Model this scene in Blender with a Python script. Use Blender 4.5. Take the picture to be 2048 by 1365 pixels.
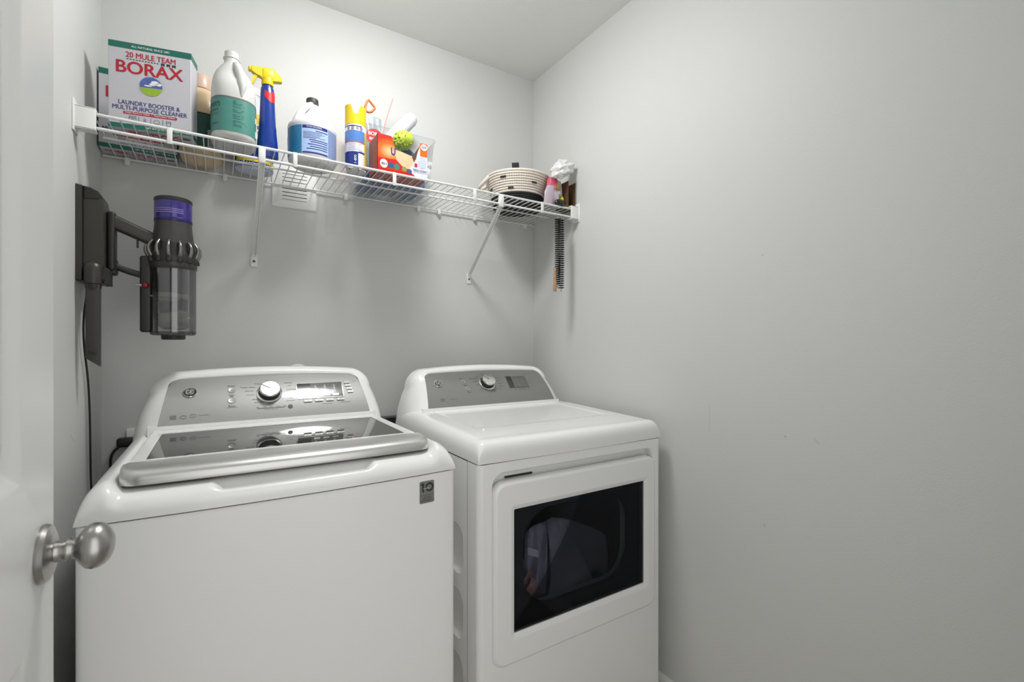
import bpy, bmesh, math, random
from mathutils import Vector, Matrix
from math import sin, cos, pi, radians, sqrt
random.seed(7)
sc = bpy.context.scene
for o in list(bpy.data.objects): bpy.data.objects.remove(o)
COL = sc.collection

# ------------------------------------------------------------------ camera
FPX, CX, CY, YAW, CAMH = 935.0, 1024.0, 690.0, 32.2, 1.20
cam_d = bpy.data.cameras.new('camera'); cam = bpy.data.objects.new('camera', cam_d); COL.objects.link(cam)
cam.location = (0, 0, CAMH); cam.rotation_euler = (radians(90), 0, radians(-YAW))
cam_d.sensor_width = 36; cam_d.lens = FPX / 2048 * 36
cam_d.shift_x = 0.0; cam_d.shift_y = (CY - 682.5) / 2048
cam_d.clip_start = 0.02
cam_d.dof.use_dof = True; cam_d.dof.focus_distance = 1.70; cam_d.dof.aperture_fstop = 6.3
sc.camera = cam
# ------------------------------------------------------------------ world = daylight of the hall behind the open doorway
w = bpy.data.worlds.new('hall_light'); sc.world = w; w.use_nodes = True
w.node_tree.nodes['Background'].inputs[0].default_value = (1.0, 1.0, 0.985, 1)
w.node_tree.nodes['Background'].inputs[1].default_value = 1.55
# ------------------------------------------------------------------ exposure
sc.view_settings.view_transform = 'Standard'; sc.view_settings.look = 'None'
sc.view_settings.gamma = 1.0; sc.view_settings.use_curve_mapping = False
sc.view_settings.exposure = 0.0
LAMP_POS = (0.45, 1.19, 2.469); LAMP_E = 62.0
sc.cycles.use_denoising = True
sc.cycles.max_bounces = 10; sc.cycles.diffuse_bounces = 6; sc.cycles.transparent_max_bounces = 24
sc.cycles.caustics_reflective = False; sc.cycles.caustics_refractive = False

# room limits
XL, XR, YB, YF, ZC = -0.296, 1.29, 1.856, 0.02, 2.469

# ================================================================== materials
MATS = {}
def mat(name, col, rough=.5, metal=0., spec=.5, bump=0., bscale=200., var=0., vscale=6., ior=None, coat=0., sss=0., emit=None, estr=0.):
    if name in MATS: return MATS[name]
    m = bpy.data.materials.new(name); m.use_nodes = True; nt = m.node_tree
    b = nt.nodes['Principled BSDF']
    b.inputs['Base Color'].default_value = (*col, 1); b.inputs['Roughness'].default_value = rough
    b.inputs['Metallic'].default_value = metal; b.inputs['Specular IOR Level'].default_value = spec
    if ior: b.inputs['IOR'].default_value = ior
    if coat: b.inputs['Coat Weight'].default_value = coat; b.inputs['Coat Roughness'].default_value = .05
    if sss:
        b.inputs['Subsurface Weight'].default_value = sss; b.inputs['Subsurface Radius'].default_value = (.02, .02, .02); b.inputs['Subsurface Scale'].default_value = .5
    if emit: b.inputs['Emission Color'].default_value = (*emit, 1); b.inputs['Emission Strength'].default_value = estr
    tc = nt.nodes.new('ShaderNodeTexCoord')
    if var:
        n = nt.nodes.new('ShaderNodeTexNoise'); n.inputs['Scale'].default_value = vscale; n.inputs['Detail'].default_value = 3
        nt.links.new(tc.outputs['Object'], n.inputs['Vector'])
        mx = nt.nodes.new('ShaderNodeMix'); mx.data_type = 'RGBA'
        mx.inputs[6].default_value = (*[c * (1 - var) for c in col], 1); mx.inputs[7].default_value = (*[min(1, c * (1 + var)) for c in col], 1)
        nt.links.new(n.outputs['Fac'], mx.inputs[0]); nt.links.new(mx.outputs[2], b.inputs['Base Color'])
    if bump:
        n2 = nt.nodes.new('ShaderNodeTexNoise'); n2.inputs['Scale'].default_value = bscale; n2.inputs['Detail'].default_value = 2
        nt.links.new(tc.outputs['Object'], n2.inputs['Vector'])
        bp = nt.nodes.new('ShaderNodeBump'); bp.inputs['Strength'].default_value = bump; bp.inputs['Distance'].default_value = .002
        nt.links.new(n2.outputs['Fac'], bp.inputs['Height']); nt.links.new(bp.outputs['Normal'], b.inputs['Normal'])
    MATS[name] = m; return m
def clear(name, tint, gloss=.06, rough=.05, glosscol=(1, 1, 1), fm=.8):
    """thin clear plastic or tinted glass: tinted see-through with a fresnel sheen"""
    if name in MATS: return MATS[name]
    m = bpy.data.materials.new(name); m.use_nodes = True; nt = m.node_tree
    for n in list(nt.nodes):
        if n.type == 'BSDF_PRINCIPLED': nt.nodes.remove(n)
    out = nt.nodes['Material Output']
    t = nt.nodes.new('ShaderNodeBsdfTransparent'); t.inputs[0].default_value = (*tint, 1)
    g = nt.nodes.new('ShaderNodeBsdfGlossy'); g.inputs[0].default_value = (*glosscol, 1); g.inputs[1].default_value = rough
    fr = nt.nodes.new('ShaderNodeFresnel'); fr.inputs[0].default_value = 1.45
    mm = nt.nodes.new('ShaderNodeMath'); mm.operation = 'MULTIPLY_ADD'; mm.inputs[1].default_value = fm; mm.inputs[2].default_value = gloss * .3
    nt.links.new(fr.outputs[0], mm.inputs[0])
    mx = nt.nodes.new('ShaderNodeMixShader'); nt.links.new(mm.outputs[0], mx.inputs[0]); nt.links.new(t.outputs[0], mx.inputs[1]); nt.links.new(g.outputs[0], mx.inputs[2])
    nt.links.new(mx.outputs[0], out.inputs[0])
    MATS[name] = m; return m

WALL = mat('wall_paint', (.600, .607, .594), .55, spec=.25, bump=.12, bscale=260, var=.012, vscale=3)
CEIL = mat('ceiling_paint', (.80, .804, .793), .7, spec=.2, bump=.2, bscale=220)
TRIM = mat('trim_paint', (.78, .78, .765), .3, spec=.4)
DOORP = mat('door_paint', (.64, .643, .632), .32, spec=.45, bump=.03, bscale=60)
FLOOR = mat('floor_vinyl', (.34, .31, .27), .45, var=.12, vscale=14, bump=.05, bscale=80)
ENAMEL = mat('white_enamel', (.84, .84, .835), .16, spec=.5, coat=.3, var=.006)
ENAMEL2 = mat('white_cabinet', (.88, .88, .875), .28, spec=.45, bump=.015, bscale=500)
SILVER = mat('silver_panel', (.33, .333, .325), .45, metal=.3, spec=.5, coat=.7)
BTN = mat('button_silver', (.46, .463, .45), .35, metal=.3)
SILVERD = mat('grey_panel', (.25, .253, .245), .42, metal=.4, spec=.5, coat=.5)
BTND = mat('button_grey', (.33, .333, .322), .35, metal=.3)
BARM = mat('brushed_bar', (.62, .62, .605), .28, metal=.7)
CHROME = mat('chrome', (.80, .80, .78), .12, metal=1.)
NICKEL = mat('satin_nickel', (.42, .41, .395), .30, metal=1.)
BLACK = mat('black_plastic', (.012, .012, .012), .4)
INK = mat('dark_ink', (.03, .03, .03), .6)
INKG = mat('grey_ink', (.12, .12, .115), .6)
DARKGLASS = mat('lid_glass', (.022, .021, .019), .025, spec=1.0, ior=1.8)
DISPLAY = mat('display_glass', (.16, .16, .155), .12, spec=.5)
DISPD = mat('display_dark', (.03, .03, .03), .12, spec=.8)
WIRE = mat('white_wire_coating', (.74, .745, .73), .35, spec=.5)
WPLAS = mat('white_plastic', (.78, .78, .765), .35, spec=.5)
SLOT = mat('slot_shadow_gap', (.03, .03, .028), .9)
CARD = mat('white_carton', (.50, .495, .53), .42, spec=.4)
TEAL = mat('teal_print', (.003, .12, .09), .4)
RED = mat('crimson_print', (.40, .005, .02), .4)
NAVY = mat('navy_print', (.012, .012, .17), .4)
WHITEINK = mat('white_print', (.8, .8, .8), .45)
SKYB = mat('sky_print', (.07, .11, .36), .4, var=.35, vscale=90)
GRASSP = mat('grass_print', (.27, .42, .03), .4, var=.2, vscale=150)
CARDB = mat('brown_cardboard', (.50, .36, .22), .8, var=.08, vscale=40)
CARDD = mat('dark_cardboard', (.10, .045, .02), .85, var=.15, vscale=30)

# ================================================================== mesh helpers
class G:
    """a small mesh collector: everything added ends up in ONE mesh object"""
    def __init__(s): s.v = []; s.f = []
    def add(s, vs, fs):
        o = len(s.v); s.v += [tuple(p) for p in vs]; s.f += [tuple(i + o for i in f) for f in fs]; return s
    def box(s, x0, x1, y0, y1, z0, z1):
        vs = [(x, y, z) for x in (x0, x1) for y in (y0, y1) for z in (z0, z1)]
        return s.add(vs, [(0, 1, 3, 2), (4, 6, 7, 5), (0, 4, 5, 1), (2, 3, 7, 6), (0, 2, 6, 4), (1, 5, 7, 3)])
    def rbox(s, x0, x1, y0, y1, z0, z1, r=.003, seg=2):
        bm = bmesh.new(); bmesh.ops.create_cube(bm, size=1)
        for v in bm.verts: v.co = Vector((x0 + (v.co.x + .5) * (x1 - x0), y0 + (v.co.y + .5) * (y1 - y0), z0 + (v.co.z + .5) * (z1 - z0)))
        bmesh.ops.bevel(bm, geom=list(bm.edges), offset=r, segments=seg, affect='EDGES', profile=.5)
        bm.verts.index_update(); s.add([v.co[:] for v in bm.verts], [[v.index for v in f.verts] for f in bm.faces]); bm.free(); return s
    def rings(s, rings, closed=True, cap0=True, cap1=True):
        n = len(rings[0]); o = []
        for r in rings: o += list(r)
        fs = []
        for i in range(len(rings) - 1):
            for j in range(n if closed else n - 1):
                k = (j + 1) % n
                fs.append((i * n + j, i * n + k, (i + 1) * n + k, (i + 1) * n + j))
        if cap0: fs.append(tuple(reversed(range(n))))
        if cap1: fs.append(tuple((len(rings) - 1) * n + j for j in range(n)))
        return s.add(o, fs)
    def grid(s, P):
        n = len(P[0]); o = [p for r in P for p in r]
        return s.add(o, [(i * n + j, i * n + j + 1, (i + 1) * n + j + 1, (i + 1) * n + j) for i in range(len(P) - 1) for j in range(n - 1)])
    def tube(s, path, r, n=8, caps=True):
        path = [Vector(p) for p in path]; R = r if isinstance(r, (list, tuple)) else [r] * len(path)
        up = None; rings = []
        for i, p in enumerate(path):
            t = (path[min(i + 1, len(path) - 1)] - path[max(i - 1, 0)]).normalized()
            if up is None:
                up = Vector((0, 0, 1)) if abs(t.z) < .9 else Vector((0, 1, 0))
            a = t.cross(up); 
            if a.length < 1e-6: a = t.cross(Vector((1, 0, 0)))
            a.normalize(); b = a.cross(t).normalized(); up = b
            rings.append([p + (a * cos(2 * pi * k / n) + b * sin(2 * pi * k / n)) * R[i] for k in range(n)])
        return s.rings(rings, True, caps, caps)
    def lathe(s, prof, c=(0, 0, 0), n=32, axis='z', cap=True, sx=1., sy=1.):
        rings = []
        for r, h in prof:
            ring = []
            for k in range(n):
                a = 2 * pi * k / n; p = (r * cos(a) * sx, r * sin(a) * sy, h)
                if axis == 'x': p = (h, p[0], p[1])
                elif axis == 'y': p = (p[0], -h, p[1])
                ring.append((c[0] + p[0], c[1] + p[1], c[2] + p[2]))
            rings.append(ring)
        return s.rings(rings, True, cap, cap)
    def disc(s, c, ex, ey, rx, ry, n=24):
        c = Vector(c); ex = Vector(ex); ey = Vector(ey)
        return s.add([c + ex * rx * cos(2 * pi * k / n) + ey * ry * sin(2 * pi * k / n) for k in range(n)], [tuple(range(n))])
    def sphere(s, c, rx, ry=None, rz=None, nu=20, nv=12, fn=None):
        ry = ry or rx; rz = rz or rx; rings = []
        for i in range(nv + 1):
            th = -pi / 2 + pi * i / nv; ring = []
            for k in range(nu):
                a = 2 * pi * k / nu; d = (cos(th) * cos(a), cos(th) * sin(a), sin(th)); q = fn(d) if fn else 1.
                ring.append((c[0] + d[0] * rx * q, c[1] + d[1] * ry * q, c[2] + d[2] * rz * q))
            rings.append(ring)
        return s.rings(rings, True, True, True)
    def tf(s, M):
        s.v = [tuple(M @ Vector(p)) for p in s.v]; return s
    def mp(s, fn):
        s.v = [tuple(fn(p)) for p in s.v]; return s

def rrect(x0, x1, z0, z1, r, k=6):
    """rounded rectangle, 4*(k+1) points, anticlockwise from lower right"""
    r = max(min(r, (x1 - x0) / 2 - 1e-5, (z1 - z0) / 2 - 1e-5), 1e-6); pts = []
    for cx, cz, a0 in ((x1 - r, z0 + r, -90), (x1 - r, z1 - r, 0), (x0 + r, z1 - r, 90), (x0 + r, z0 + r, 180)):
        for i in range(k + 1):
            a = radians(a0 + 90 * i / k); pts.append((cx + r * cos(a), cz + r * sin(a)))
    return pts
def at_y(pts, y): return [(p[0], y, p[1]) for p in pts]
def at_x(pts, x): return [(x, p[0], p[1]) for p in pts]
def at_z(pts, z): return [(p[0], p[1], z) for p in pts]

def obj(name, g, m, parent=None, smooth=28, label=None, cat=None, group=None, kind=None, loc=None, fix=True):
    me = bpy.data.meshes.new(name); me.from_pydata(g.v, [], g.f)
    bm = bmesh.new(); bm.from_mesh(me)
    if fix:
        bmesh.ops.remove_doubles(bm, verts=bm.verts, dist=1e-6)
        bmesh.ops.recalc_face_normals(bm, faces=bm.faces)
    if smooth:
        lim = radians(smooth)
        for f in bm.faces: f.smooth = True
        for e in bm.edges:
            if len(e.link_faces) == 2: e.smooth = e.calc_face_angle(0) < lim
            else: e.smooth = False
    bm.to_mesh(me); bm.free()
    me.materials.append(m)
    o = bpy.data.objects.new(name, me); COL.objects.link(o)
    if loc: o.location = loc
    if parent: o.parent = parent
    return tag(o, label, cat, group, kind)
def tag(o, label=None, cat=None, group=None, kind=None):
    if label: o['label'] = label
    if cat: o['category'] = cat
    if group: o['group'] = group
    if kind: o['kind'] = kind
    return o
def thing(name, label, cat, loc=(0, 0, 0), rz=0., group=None):
    o = bpy.data.objects.new(name, None); COL.objects.link(o); o.empty_display_size = .05
    o.location = loc; o.rotation_euler = (0, 0, rz); return tag(o, label, cat, group)

# ---- lettering: built-in font turned into flat mesh, laid on a surface by a mapping (s,t)->point
_TC = {}
def text_geo(txt, res, space=1.):
    key = (txt, res, space)
    if key not in _TC:
        cu = bpy.data.curves.new('t', 'FONT'); cu.body = txt; cu.size = 1.; cu.align_x = 'CENTER'; cu.align_y = 'CENTER'
        cu.resolution_u = res; cu.space_character = space; cu.fill_mode = 'FRONT'
        ob = bpy.data.objects.new('t', cu); COL.objects.link(ob)
        dg = bpy.context.evaluated_depsgraph_get()
        me = bpy.data.meshes.new_from_object(ob.evaluated_get(dg))
        V = [(v.co.x, v.co.y) for v in me.vertices]; F = [tuple(p.vertices) for p in me.polygons]
        bpy.data.objects.remove(ob); bpy.data.curves.remove(cu); bpy.data.meshes.remove(me)
        _TC[key] = (V, F)
    return _TC[key]
def put_text(g, txt, c, height, fn, width=None, bold=.0, space=1., rot=0.):
    """adds txt to g, centred at c=(s,t), capital height given, optional width to fit; bold = extra stroke, in letter heights"""
    V, F = text_geo(txt, 6 if height > .010 else 2, space)
    if not V: return g
    xs = [p[0] for p in V]; ys = [p[1] for p in V]; h = max(ys) - min(ys); wd = max(xs) - min(xs)
    sy = height / h; sx = (width / wd) if width else sy
    mx, my = (max(xs) + min(xs)) / 2, (max(ys) + min(ys)) / 2; cr, sr = cos(rot), sin(rot)
    b_ = bold * height
    e = 1e-4; c0, cu_, cv_ = (Vector(fn(c[0] + p, c[1] + q)) for p, q in ((0, 0), (e, 0), (0, e))); nn_ = (cu_ - c0).cross(cv_ - c0).normalized()
    for k_, (dx_, dy_) in enumerate(((-b_, 0), (b_, 0), (0, -b_ * .6), (0, b_ * .6)) if bold else ((0, 0),)):
        o = []
        for x, y in V:                      # each stamped layer of ink lies a hair above the last
            a, b = (x - mx) * sx + dx_, (y - my) * sy + dy_; o.append(Vector(fn(c[0] + a * cr - b * sr, c[1] + a * sr + b * cr)) + nn_ * (4e-5 * k_))
        g.add(o, F)
    return g
def patch(g, s0, s1, t0, t1, fn, n=1, m=1):
    """a printed rectangle"""
    return g.grid([[fn(s0 + (s1 - s0) * i / n, t0 + (t1 - t0) * j / m) for j in range(m + 1)] for i in range(n + 1)])
def ellip(g, c, rx, ry, fn, n=24, a0=0., a1=2 * pi):
    pts = [fn(c[0] + rx * cos(a0 + (a1 - a0) * k / n), c[1] + ry * sin(a0 + (a1 - a0) * k / n)) for k in range(n if a1 - a0 > 6.28 else n + 1)]
    return g.add(pts, [tuple(range(len(pts)))])
def ringp(g, c, rx, ry, wd, fn, n=24):
    a = [fn(c[0] + rx * cos(2 * pi * k / n), c[1] + ry * sin(2 * pi * k / n)) for k in range(n)]
    b = [fn(c[0] + (rx - wd) * cos(2 * pi * k / n), c[1] + (ry - wd) * sin(2 * pi * k / n)) for k in range(n)]
    return g.add(a + b, [(k, (k + 1) % n, n + (k + 1) % n, n + k) for k in range(n)])
def line(g, p, q, wd, fn):
    dx, dy = q[0] - p[0], q[1] - p[1]; L = sqrt(dx * dx + dy * dy) or 1; nx, ny = -dy / L * wd / 2, dx / L * wd / 2
    return g.add([fn(p[0] + nx, p[1] + ny), fn(p[0] - nx, p[1] - ny), fn(q[0] - nx, q[1] - ny), fn(q[0] + nx, q[1] + ny)], [(0, 1, 2, 3)])

# ================================================================== the room
T = .10
def st(name, g, m, **k): return obj(name, g, m, kind='structure', **k)
st('floor', G().box(XL - T, XR + T, YF - 1.4, YB + T, -.05, 0), FLOOR)
st('ceiling', G().box(XL - T, XR + T, YF - .12, YB + T, ZC, ZC + .08), CEIL)
st('wall_back', G().box(XL - T, XR + T, YB, YB + T, 0, ZC), WALL)
st('wall_left', G().box(XL - T, XL, YF, YB, 0, ZC), WALL)
st('wall_right', G().box(XR, XR + T, YF, YB, 0, ZC), WALL)
OPX0, OPX1, OPZ = -.18, .60, 2.04
st('wall_front', G().box(XL - T, OPX0, YF - .12, YF, 0, ZC).box(OPX1, XR + T, YF - .12, YF, 0, ZC).box(OPX0, OPX1, YF - .12, YF, OPZ, ZC), WALL)
def baseboard(name, pts_fn, L):
    prof = [(0, 0), (.012, 0), (.012, .055), (.009, .066), (.004, .072), (0, .074)]
    g = G(); g.rings([[pts_fn(l, d, z) for d, z in prof] for l in L]); return st(name, g, TRIM)
baseboard('baseboard_right', lambda l, d, z: (XR - d, l, z), (YF, YB))
baseboard('baseboard_back', lambda l, d, z: (l, YB - d, z), (XL, XR))
baseboard('baseboard_left', lambda l, d, z: (XL + d, l, z), (YF, YB))

SCF = mat('scuff_grey', (.42, .42, .41), .7)
for ya, za, yb_, zb_, w_ in ((.6735, .955, .668, .951, .004), (.600, .960, .586, .947, .0014), (.728, .7, .727, .693, .003), (.735, 1.45, .731, 1.452, .003), (.9, 1.02, .9, .93, .0008)):
    g = G(); line(g, (ya, za), (yb_, zb_), w_, lambda a, b: (XR - .0003, a, b)); obj('scuff_mark', g, SCF, bpy.data.objects['wall_right'])
for ya, za, yb_, zb_, w_ in ((1.50, .985, 1.53, .965, .0016), (1.67, 1.0, 1.672, .985, .0016)):
    g = G(); line(g, (ya, za), (yb_, zb_), w_, lambda a, b: (XL + .0003, a, b)); obj('scuff_mark', g, SCF, bpy.data.objects['wall_left'])
# ---- ceiling lamp (just above the frame)
lt = thing('ceiling_light', 'round white flush-mount ceiling light above the machines', 'lamp', LAMP_POS)
obj('lamp_base', G().lathe([(.0, 0), (.15, 0), (.155, -.006), (.15, -.022), (.0, -.022)], n=40), WPLAS, lt)
LAMPM = mat('lit_lamp_glass', (.9, .9, .9), .4, emit=(1., .995, .985), estr=LAMP_E)
obj('glass_dome', G().lathe([(.142, -.022), (.139, -.036), (.124, -.056), (.09, -.071), (.045, -.079), (.001, -.081)], n=40, cap=False), LAMPM, lt)

# ---- the open door on the left, parallel to the left wall
DX = -.173; DY0, DY1 = .035, .797
d1 = thing('door_1', None, None, (0, 0, 0)); d1['kind'] = 'structure'; d1['label'] = 'white moulded panel door standing open along the left wall'
def door_face(y): return y
gd = G(); th = .034
pan = [(.150, .385, 1.05, 1.86), (.452, .687, 1.05, 1.86), (.150, .385, .24, .87), (.452, .687, .24, .87)]
# slab: bands with holes for the moulded panels
cols = [(DY0, .418), (.418, DY1)]; rows = [(.012, .95), (.95, 2.03)]
for (c0, c1) in cols:
    for (r0, r1) in rows:
        for (a0, a1, b0, b1) in pan:
            if c0 <= a0 < c1 and r0 <= b0 < r1:
                A = rrect(c0, c1, r0, r1, 1e-5, 2); B = rrect(a0, a1, b0, b1, .004, 2)
                R = [at_x(A, DX), at_x(B, DX)]
                for ins, dep in ((.004, -.001), (.010, -.006), (.018, -.010), (.030, -.0105), (.036, -.006), (.044, -.003)):
                    R.append(at_x(rrect(a0 + ins, a1 - ins, b0 + ins, b1 - ins, .003, 2), DX + dep))
                gd.rings(R, True, False, True)
gd.rings([at_x(rrect(DY0, DY1, .012, 2.03, 1e-5, 2), DX), at_x(rrect(DY0, DY1, .012, 2.03, 1e-5, 2), DX - th)], True, False, True)
obj('door_slab', gd, DOORP, d1, smooth=25)
KY, KZ = .752, .956
obj('rosette', G().lathe([(.0005, 0), (.033, 0), (.0335, .003), (.031, .007), (.024, .010), (.016, .012), (.0005, .012)], (DX, KY, KZ), 36, 'x'), NICKEL, d1)
obj('door_knob', G().lathe([(.0005, .008), (.0125, .008), (.0115, .014), (.0105, .018), (.0125, .021), (.0135, .024), (.0115, .027), (.0125, .030), (.0190, .034), (.0245, .039), (.0268, .045), (.0262, .051), (.0232, .057), (.0175, .062), (.009, .065), (.0005, .066)], (DX, KY, KZ), 40, 'x'), NICKEL, d1, smooth=60)
obj('latch_plate', G().box(DX - .027, DX - .007, DY1, DY1 + .0012, KZ - .028, KZ + .028), NICKEL, d1)
for z in (.25, 1.02, 1.80):
    obj('hinge', G().lathe([(.0005, -.045), (.006, -.045), (.006, .045), (.0005, .045)], (DX + .004, DY0 - .004, z), 12), NICKEL, d1)

# ================================================================== wire shelf
ZD = 1.776        # top of the deck wires
YSF = 1.530       # front rod
sh = thing('wire_shelf', 'white coated wire shelf with two braces, running wall to wall', 'shelf', (0, 0, 0))
def rodx(name, y, z, r, x0=XL + .03, x1=XR - .03): return obj(name, G().tube([(x0, y, z), (x1, y, z)], r, 10), WIRE, sh, smooth=60)
rodx('front_top_rod', YSF, ZD - .005, .0040)
rodx('front_lower_rod', YSF - .002, ZD - .040, .0040)
rodx('middle_rod', 1.685, ZD - .0065, .0032)
rodx('back_rod', YB - .012, ZD - .006, .0032, XL + .004, XR - .004)
gw = G().tube([(0, YSF - .003, ZD - .0035), (0, YSF + .004, ZD - .0016), (0, YB - .010, ZD - .0016)], .0016, 6)
wire_me = None; nW = 61
for i in range(nW):
    x = -.262 + i * .0254
    if i == 0: o = obj('deck_wire', gw, WIRE, sh, smooth=60); wire_me = o.data
    else: o = bpy.data.objects.new('deck_wire', wire_me); COL.objects.link(o); o.parent = sh
    o.location = (x, 0, 0)
gs = G().rbox(-.006, .006, YSF - .008, YSF - .003, ZD - .046, ZD - .002, .0015)
sm_ = None
for i, x in enumerate((-.107, .196, .498, .799, 1.104)):
    if i == 0: o = obj('lip_strip', gs, WIRE, sh); sm_ = o.data
    else: o = bpy.data.objects.new('lip_strip', sm_); COL.objects.link(o); o.parent = sh
    o.location = (x, 0, 0)
# end brackets on the side walls
for sgn, xw, x2 in ((1, XL, XL + .043), (-1, XR, XR - .043)):
    g = G().rbox(min(xw, x2), max(xw, x2), YSF - .014, YSF - .008, ZD - .050, ZD + .006, .002)
    g.rbox(min(xw, x2), max(xw, x2), YSF - .014, YSF + .014, ZD + .001, ZD + .006, .002)
    g.rbox(min(xw, x2), max(xw, x2), YSF - .014, YSF + .014, ZD - .050, ZD - .045, .002)
    g.rbox(min(xw, xw + sgn * .004), max(xw, xw + sgn * .004), YSF - .020, YSF + .026, ZD - .058, ZD + .020, .0015)
    o = obj('end_bracket', g, WPLAS, sh)
# braces
for x, xf in ((.1085, .107), (.913, .941)):
    g = G(); a = Vector((x, YSF, ZD - .047)); b = Vector((xf, YB - .006, 1.508)); e = (b - a).normalized()
    side = Vector((1, 0, 0)); nrm = e.cross(side).normalized()
    prof = [(-.0085, -.0035), (-.0055, -.0035), (-.004, .002), (.004, .002), (.0055, -.0035), (.0085, -.0035), (.0085, .0), (.005, .006), (-.005, .006), (-.0085, .0)]
    R = []
    for t_, sc_ in ((0, 1), (.03, 1), (.93, .95), (1, .7)):
        p = a.lerp(b, t_); R.append([p + side * q[0] * sc_ - nrm * q[1] * sc_ for q in prof])
    g.rings(R)
    br = obj('brace', g, WIRE, sh)
    obj('brace_hook', G().rbox(x - .009, x + .009, YSF - .010, YSF + .006, ZD - .052, ZD - .008, .002), WIRE, br)
    obj('brace_foot', G().rbox(xf - .0105, xf + .0105, YB - .005, YB + .0005, 1.471, 1.515, .002).tube([(xf - .007, YB - .006, 1.51), (xf + .007, YB - .006, 1.51)], .005, 10), WPLAS, br)
    sw = obj('screw', G().lathe([(.0005, .0), (.0042, 0), (.0045, .0012), (.003, .0024), (.0005, .0026)], (xf, YB - .005, 1.490), 16, 'y'), INKG, br)
gc = G().rbox(-.0065, .0065, YB - .018, YB + .0005, ZD - .024, ZD - .001, .003).lathe([(.0005, 0), (.003, 0), (.003, .0012), (.0005, .0014)], (0, YB - .018, ZD - .018), 10, 'y')
cm = None
for i, x in enumerate((-.235, .021, .413, .704, .796, .966, 1.235)):
    if i == 0: o = obj('wall_clip', gc, WPLAS, sh); cm = o.data
    else: o = bpy.data.objects.new('wall_clip', cm); COL.objects.link(o); o.parent = sh
    o.location = (x, 0, 0)

# ---- wall vent grille behind the shelf
VX0, VX1, VZ0, VZ1 = .162, .310, 1.693, 1.841
vt = thing('vent_grille', 'white square slotted vent grille on the back wall behind shelf', 'vent', ((VX0 + VX1) / 2, YB, VZ0))
vx, vz = (VX0 + VX1) / 2, VZ0
g = G(); S_ = .148
g.rings([at_y(rrect(-S_ / 2, S_ / 2, 0, S_, .003, 2), -.0005), at_y(rrect(-S_ / 2, S_ / 2, 0, S_, .003, 2), -.004), at_y(rrect(-S_ / 2 + .003, S_ / 2 - .003, .003, S_ - .003, .002, 2), -.006),
         at_y(rrect(-S_ / 2 + .016, S_ / 2 - .016, .016, S_ - .016, .001, 2), -.0065), at_y(rrect(-S_ / 2 + .019, S_ / 2 - .019, .019, S_ - .019, .001, 2), -.0078),
         at_y(rrect(-.041, .041, .028, .122, .001, 2), -.0078), at_y(rrect(-.041, .041, .028, .122, .001, 2), -.002)], True, True, False)
obj('frame', g, WPLAS, vt, smooth=20)
obj('backing', G().box(-.042, .042, -.002, -.001, .027, .123), SLOT, vt)
for i in range(7):
    z = .0353 + i * .0132
    o = obj('louver', G().add([(-.041, -.0074, z - .0056), (.041, -.0074, z - .0056), (.041, -.0074, z + .0050), (-.041, -.0074, z + .0050), (-.041, -.003, z + .0058), (.041, -.003, z + .0058), (.041, -.003, z - .0050), (-.041, -.003, z - .0050)],
        [(0, 1, 2, 3), (3, 2, 5, 4), (4, 5, 6, 7), (7, 6, 1, 0), (0, 3, 4, 7), (1, 6, 5, 2)]), WPLAS, vt)

# ================================================================== laundry machines
def superround(s, r, p=2.4):
    q = max(0., min(1., s / r)); return (1 - (1 - q) ** p) ** (1 / p)
def hfield(x0, x1, y0, y1, zb, ztop, rs, rf, rb, bow, p=2.4, nx=64, ny=64, extra=None):
    """rounded top cover: height field over the bowed footprint, skirt included"""
    def sx(i, n):   # denser near ends
        t = i / n; return .5 - .5 * cos(pi * t)
    P = []
    for i in range(nx + 1):
        x = x0 + (x1 - x0) * sx(i, nx); c = (x - (x0 + x1) / 2) / ((x1 - x0) / 2); col = []
        yf = y0 - bow * (1 - c * c)
        for j in range(ny + 1):
            y = yf + (y1 - yf) * sx(j, ny)
            e = min(1, superround(min(x - x0, x1 - x), rs, p)) * superround(y - yf, rf, p) * superround(y1 - y, rb, p)
            z = zb + (ztop(x, y) - zb) * e
            if extra: z += extra(x, y - yf) * e
            col.append((x, y, z))
        P.append(col)
    g = G(); g.grid(P)
    # skirt: down a little under the seam line
    edge = [P[i][0] for i in range(nx + 1)] + [P[nx][j] for j in range(1, ny + 1)] + [P[i][ny] for i in range(nx - 1, -1, -1)] + [P[0][j] for j in range(ny - 1, 0, -1)]
    g.rings([[(a, b, c) for a, b, c in edge], [(a, b, zb - .001) for a, b, c in edge]], True, False, True)
    return g
LEAN = radians(40.); SL, CL = sin(LEAN), cos(LEAN)
PL = .154                                   # length of the control panel up its slope
def open_outline(hb, ht, H, r, crown, n=8, m=14, pw=1.):
    """left base -> over the top -> right base, (x,h)"""
    pts = []
    for i in range(m):
        t = i / m; pts.append((-(hb + (ht - hb) * t ** pw), t * (H - r)))
    for i in range(n + 1):
        a = pi - (pi / 2) * i / n; pts.append((-(ht - r) + r * cos(a), H - r + r * sin(a)))
    k = 2 * m
    for i in range(1, k):
        t = i / k; x = -(ht - r) + 2 * (ht - r) * t; pts.append((x, H + crown * (1 - (x / (ht - r)) ** 2)))
    for i in range(n + 1):
        a = (pi / 2) * (1 - i / n); pts.append((ht - r + r * cos(a), H - r + r * sin(a)))
    for i in range(m - 1, -1, -1):
        t = i / m; pts.append(((hb + (ht - hb) * t ** pw), t * (H - r)))
    return pts
BEND = radians(24.)                         # the panel is gently convex: steeper at the foot, flatter at the top
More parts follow.
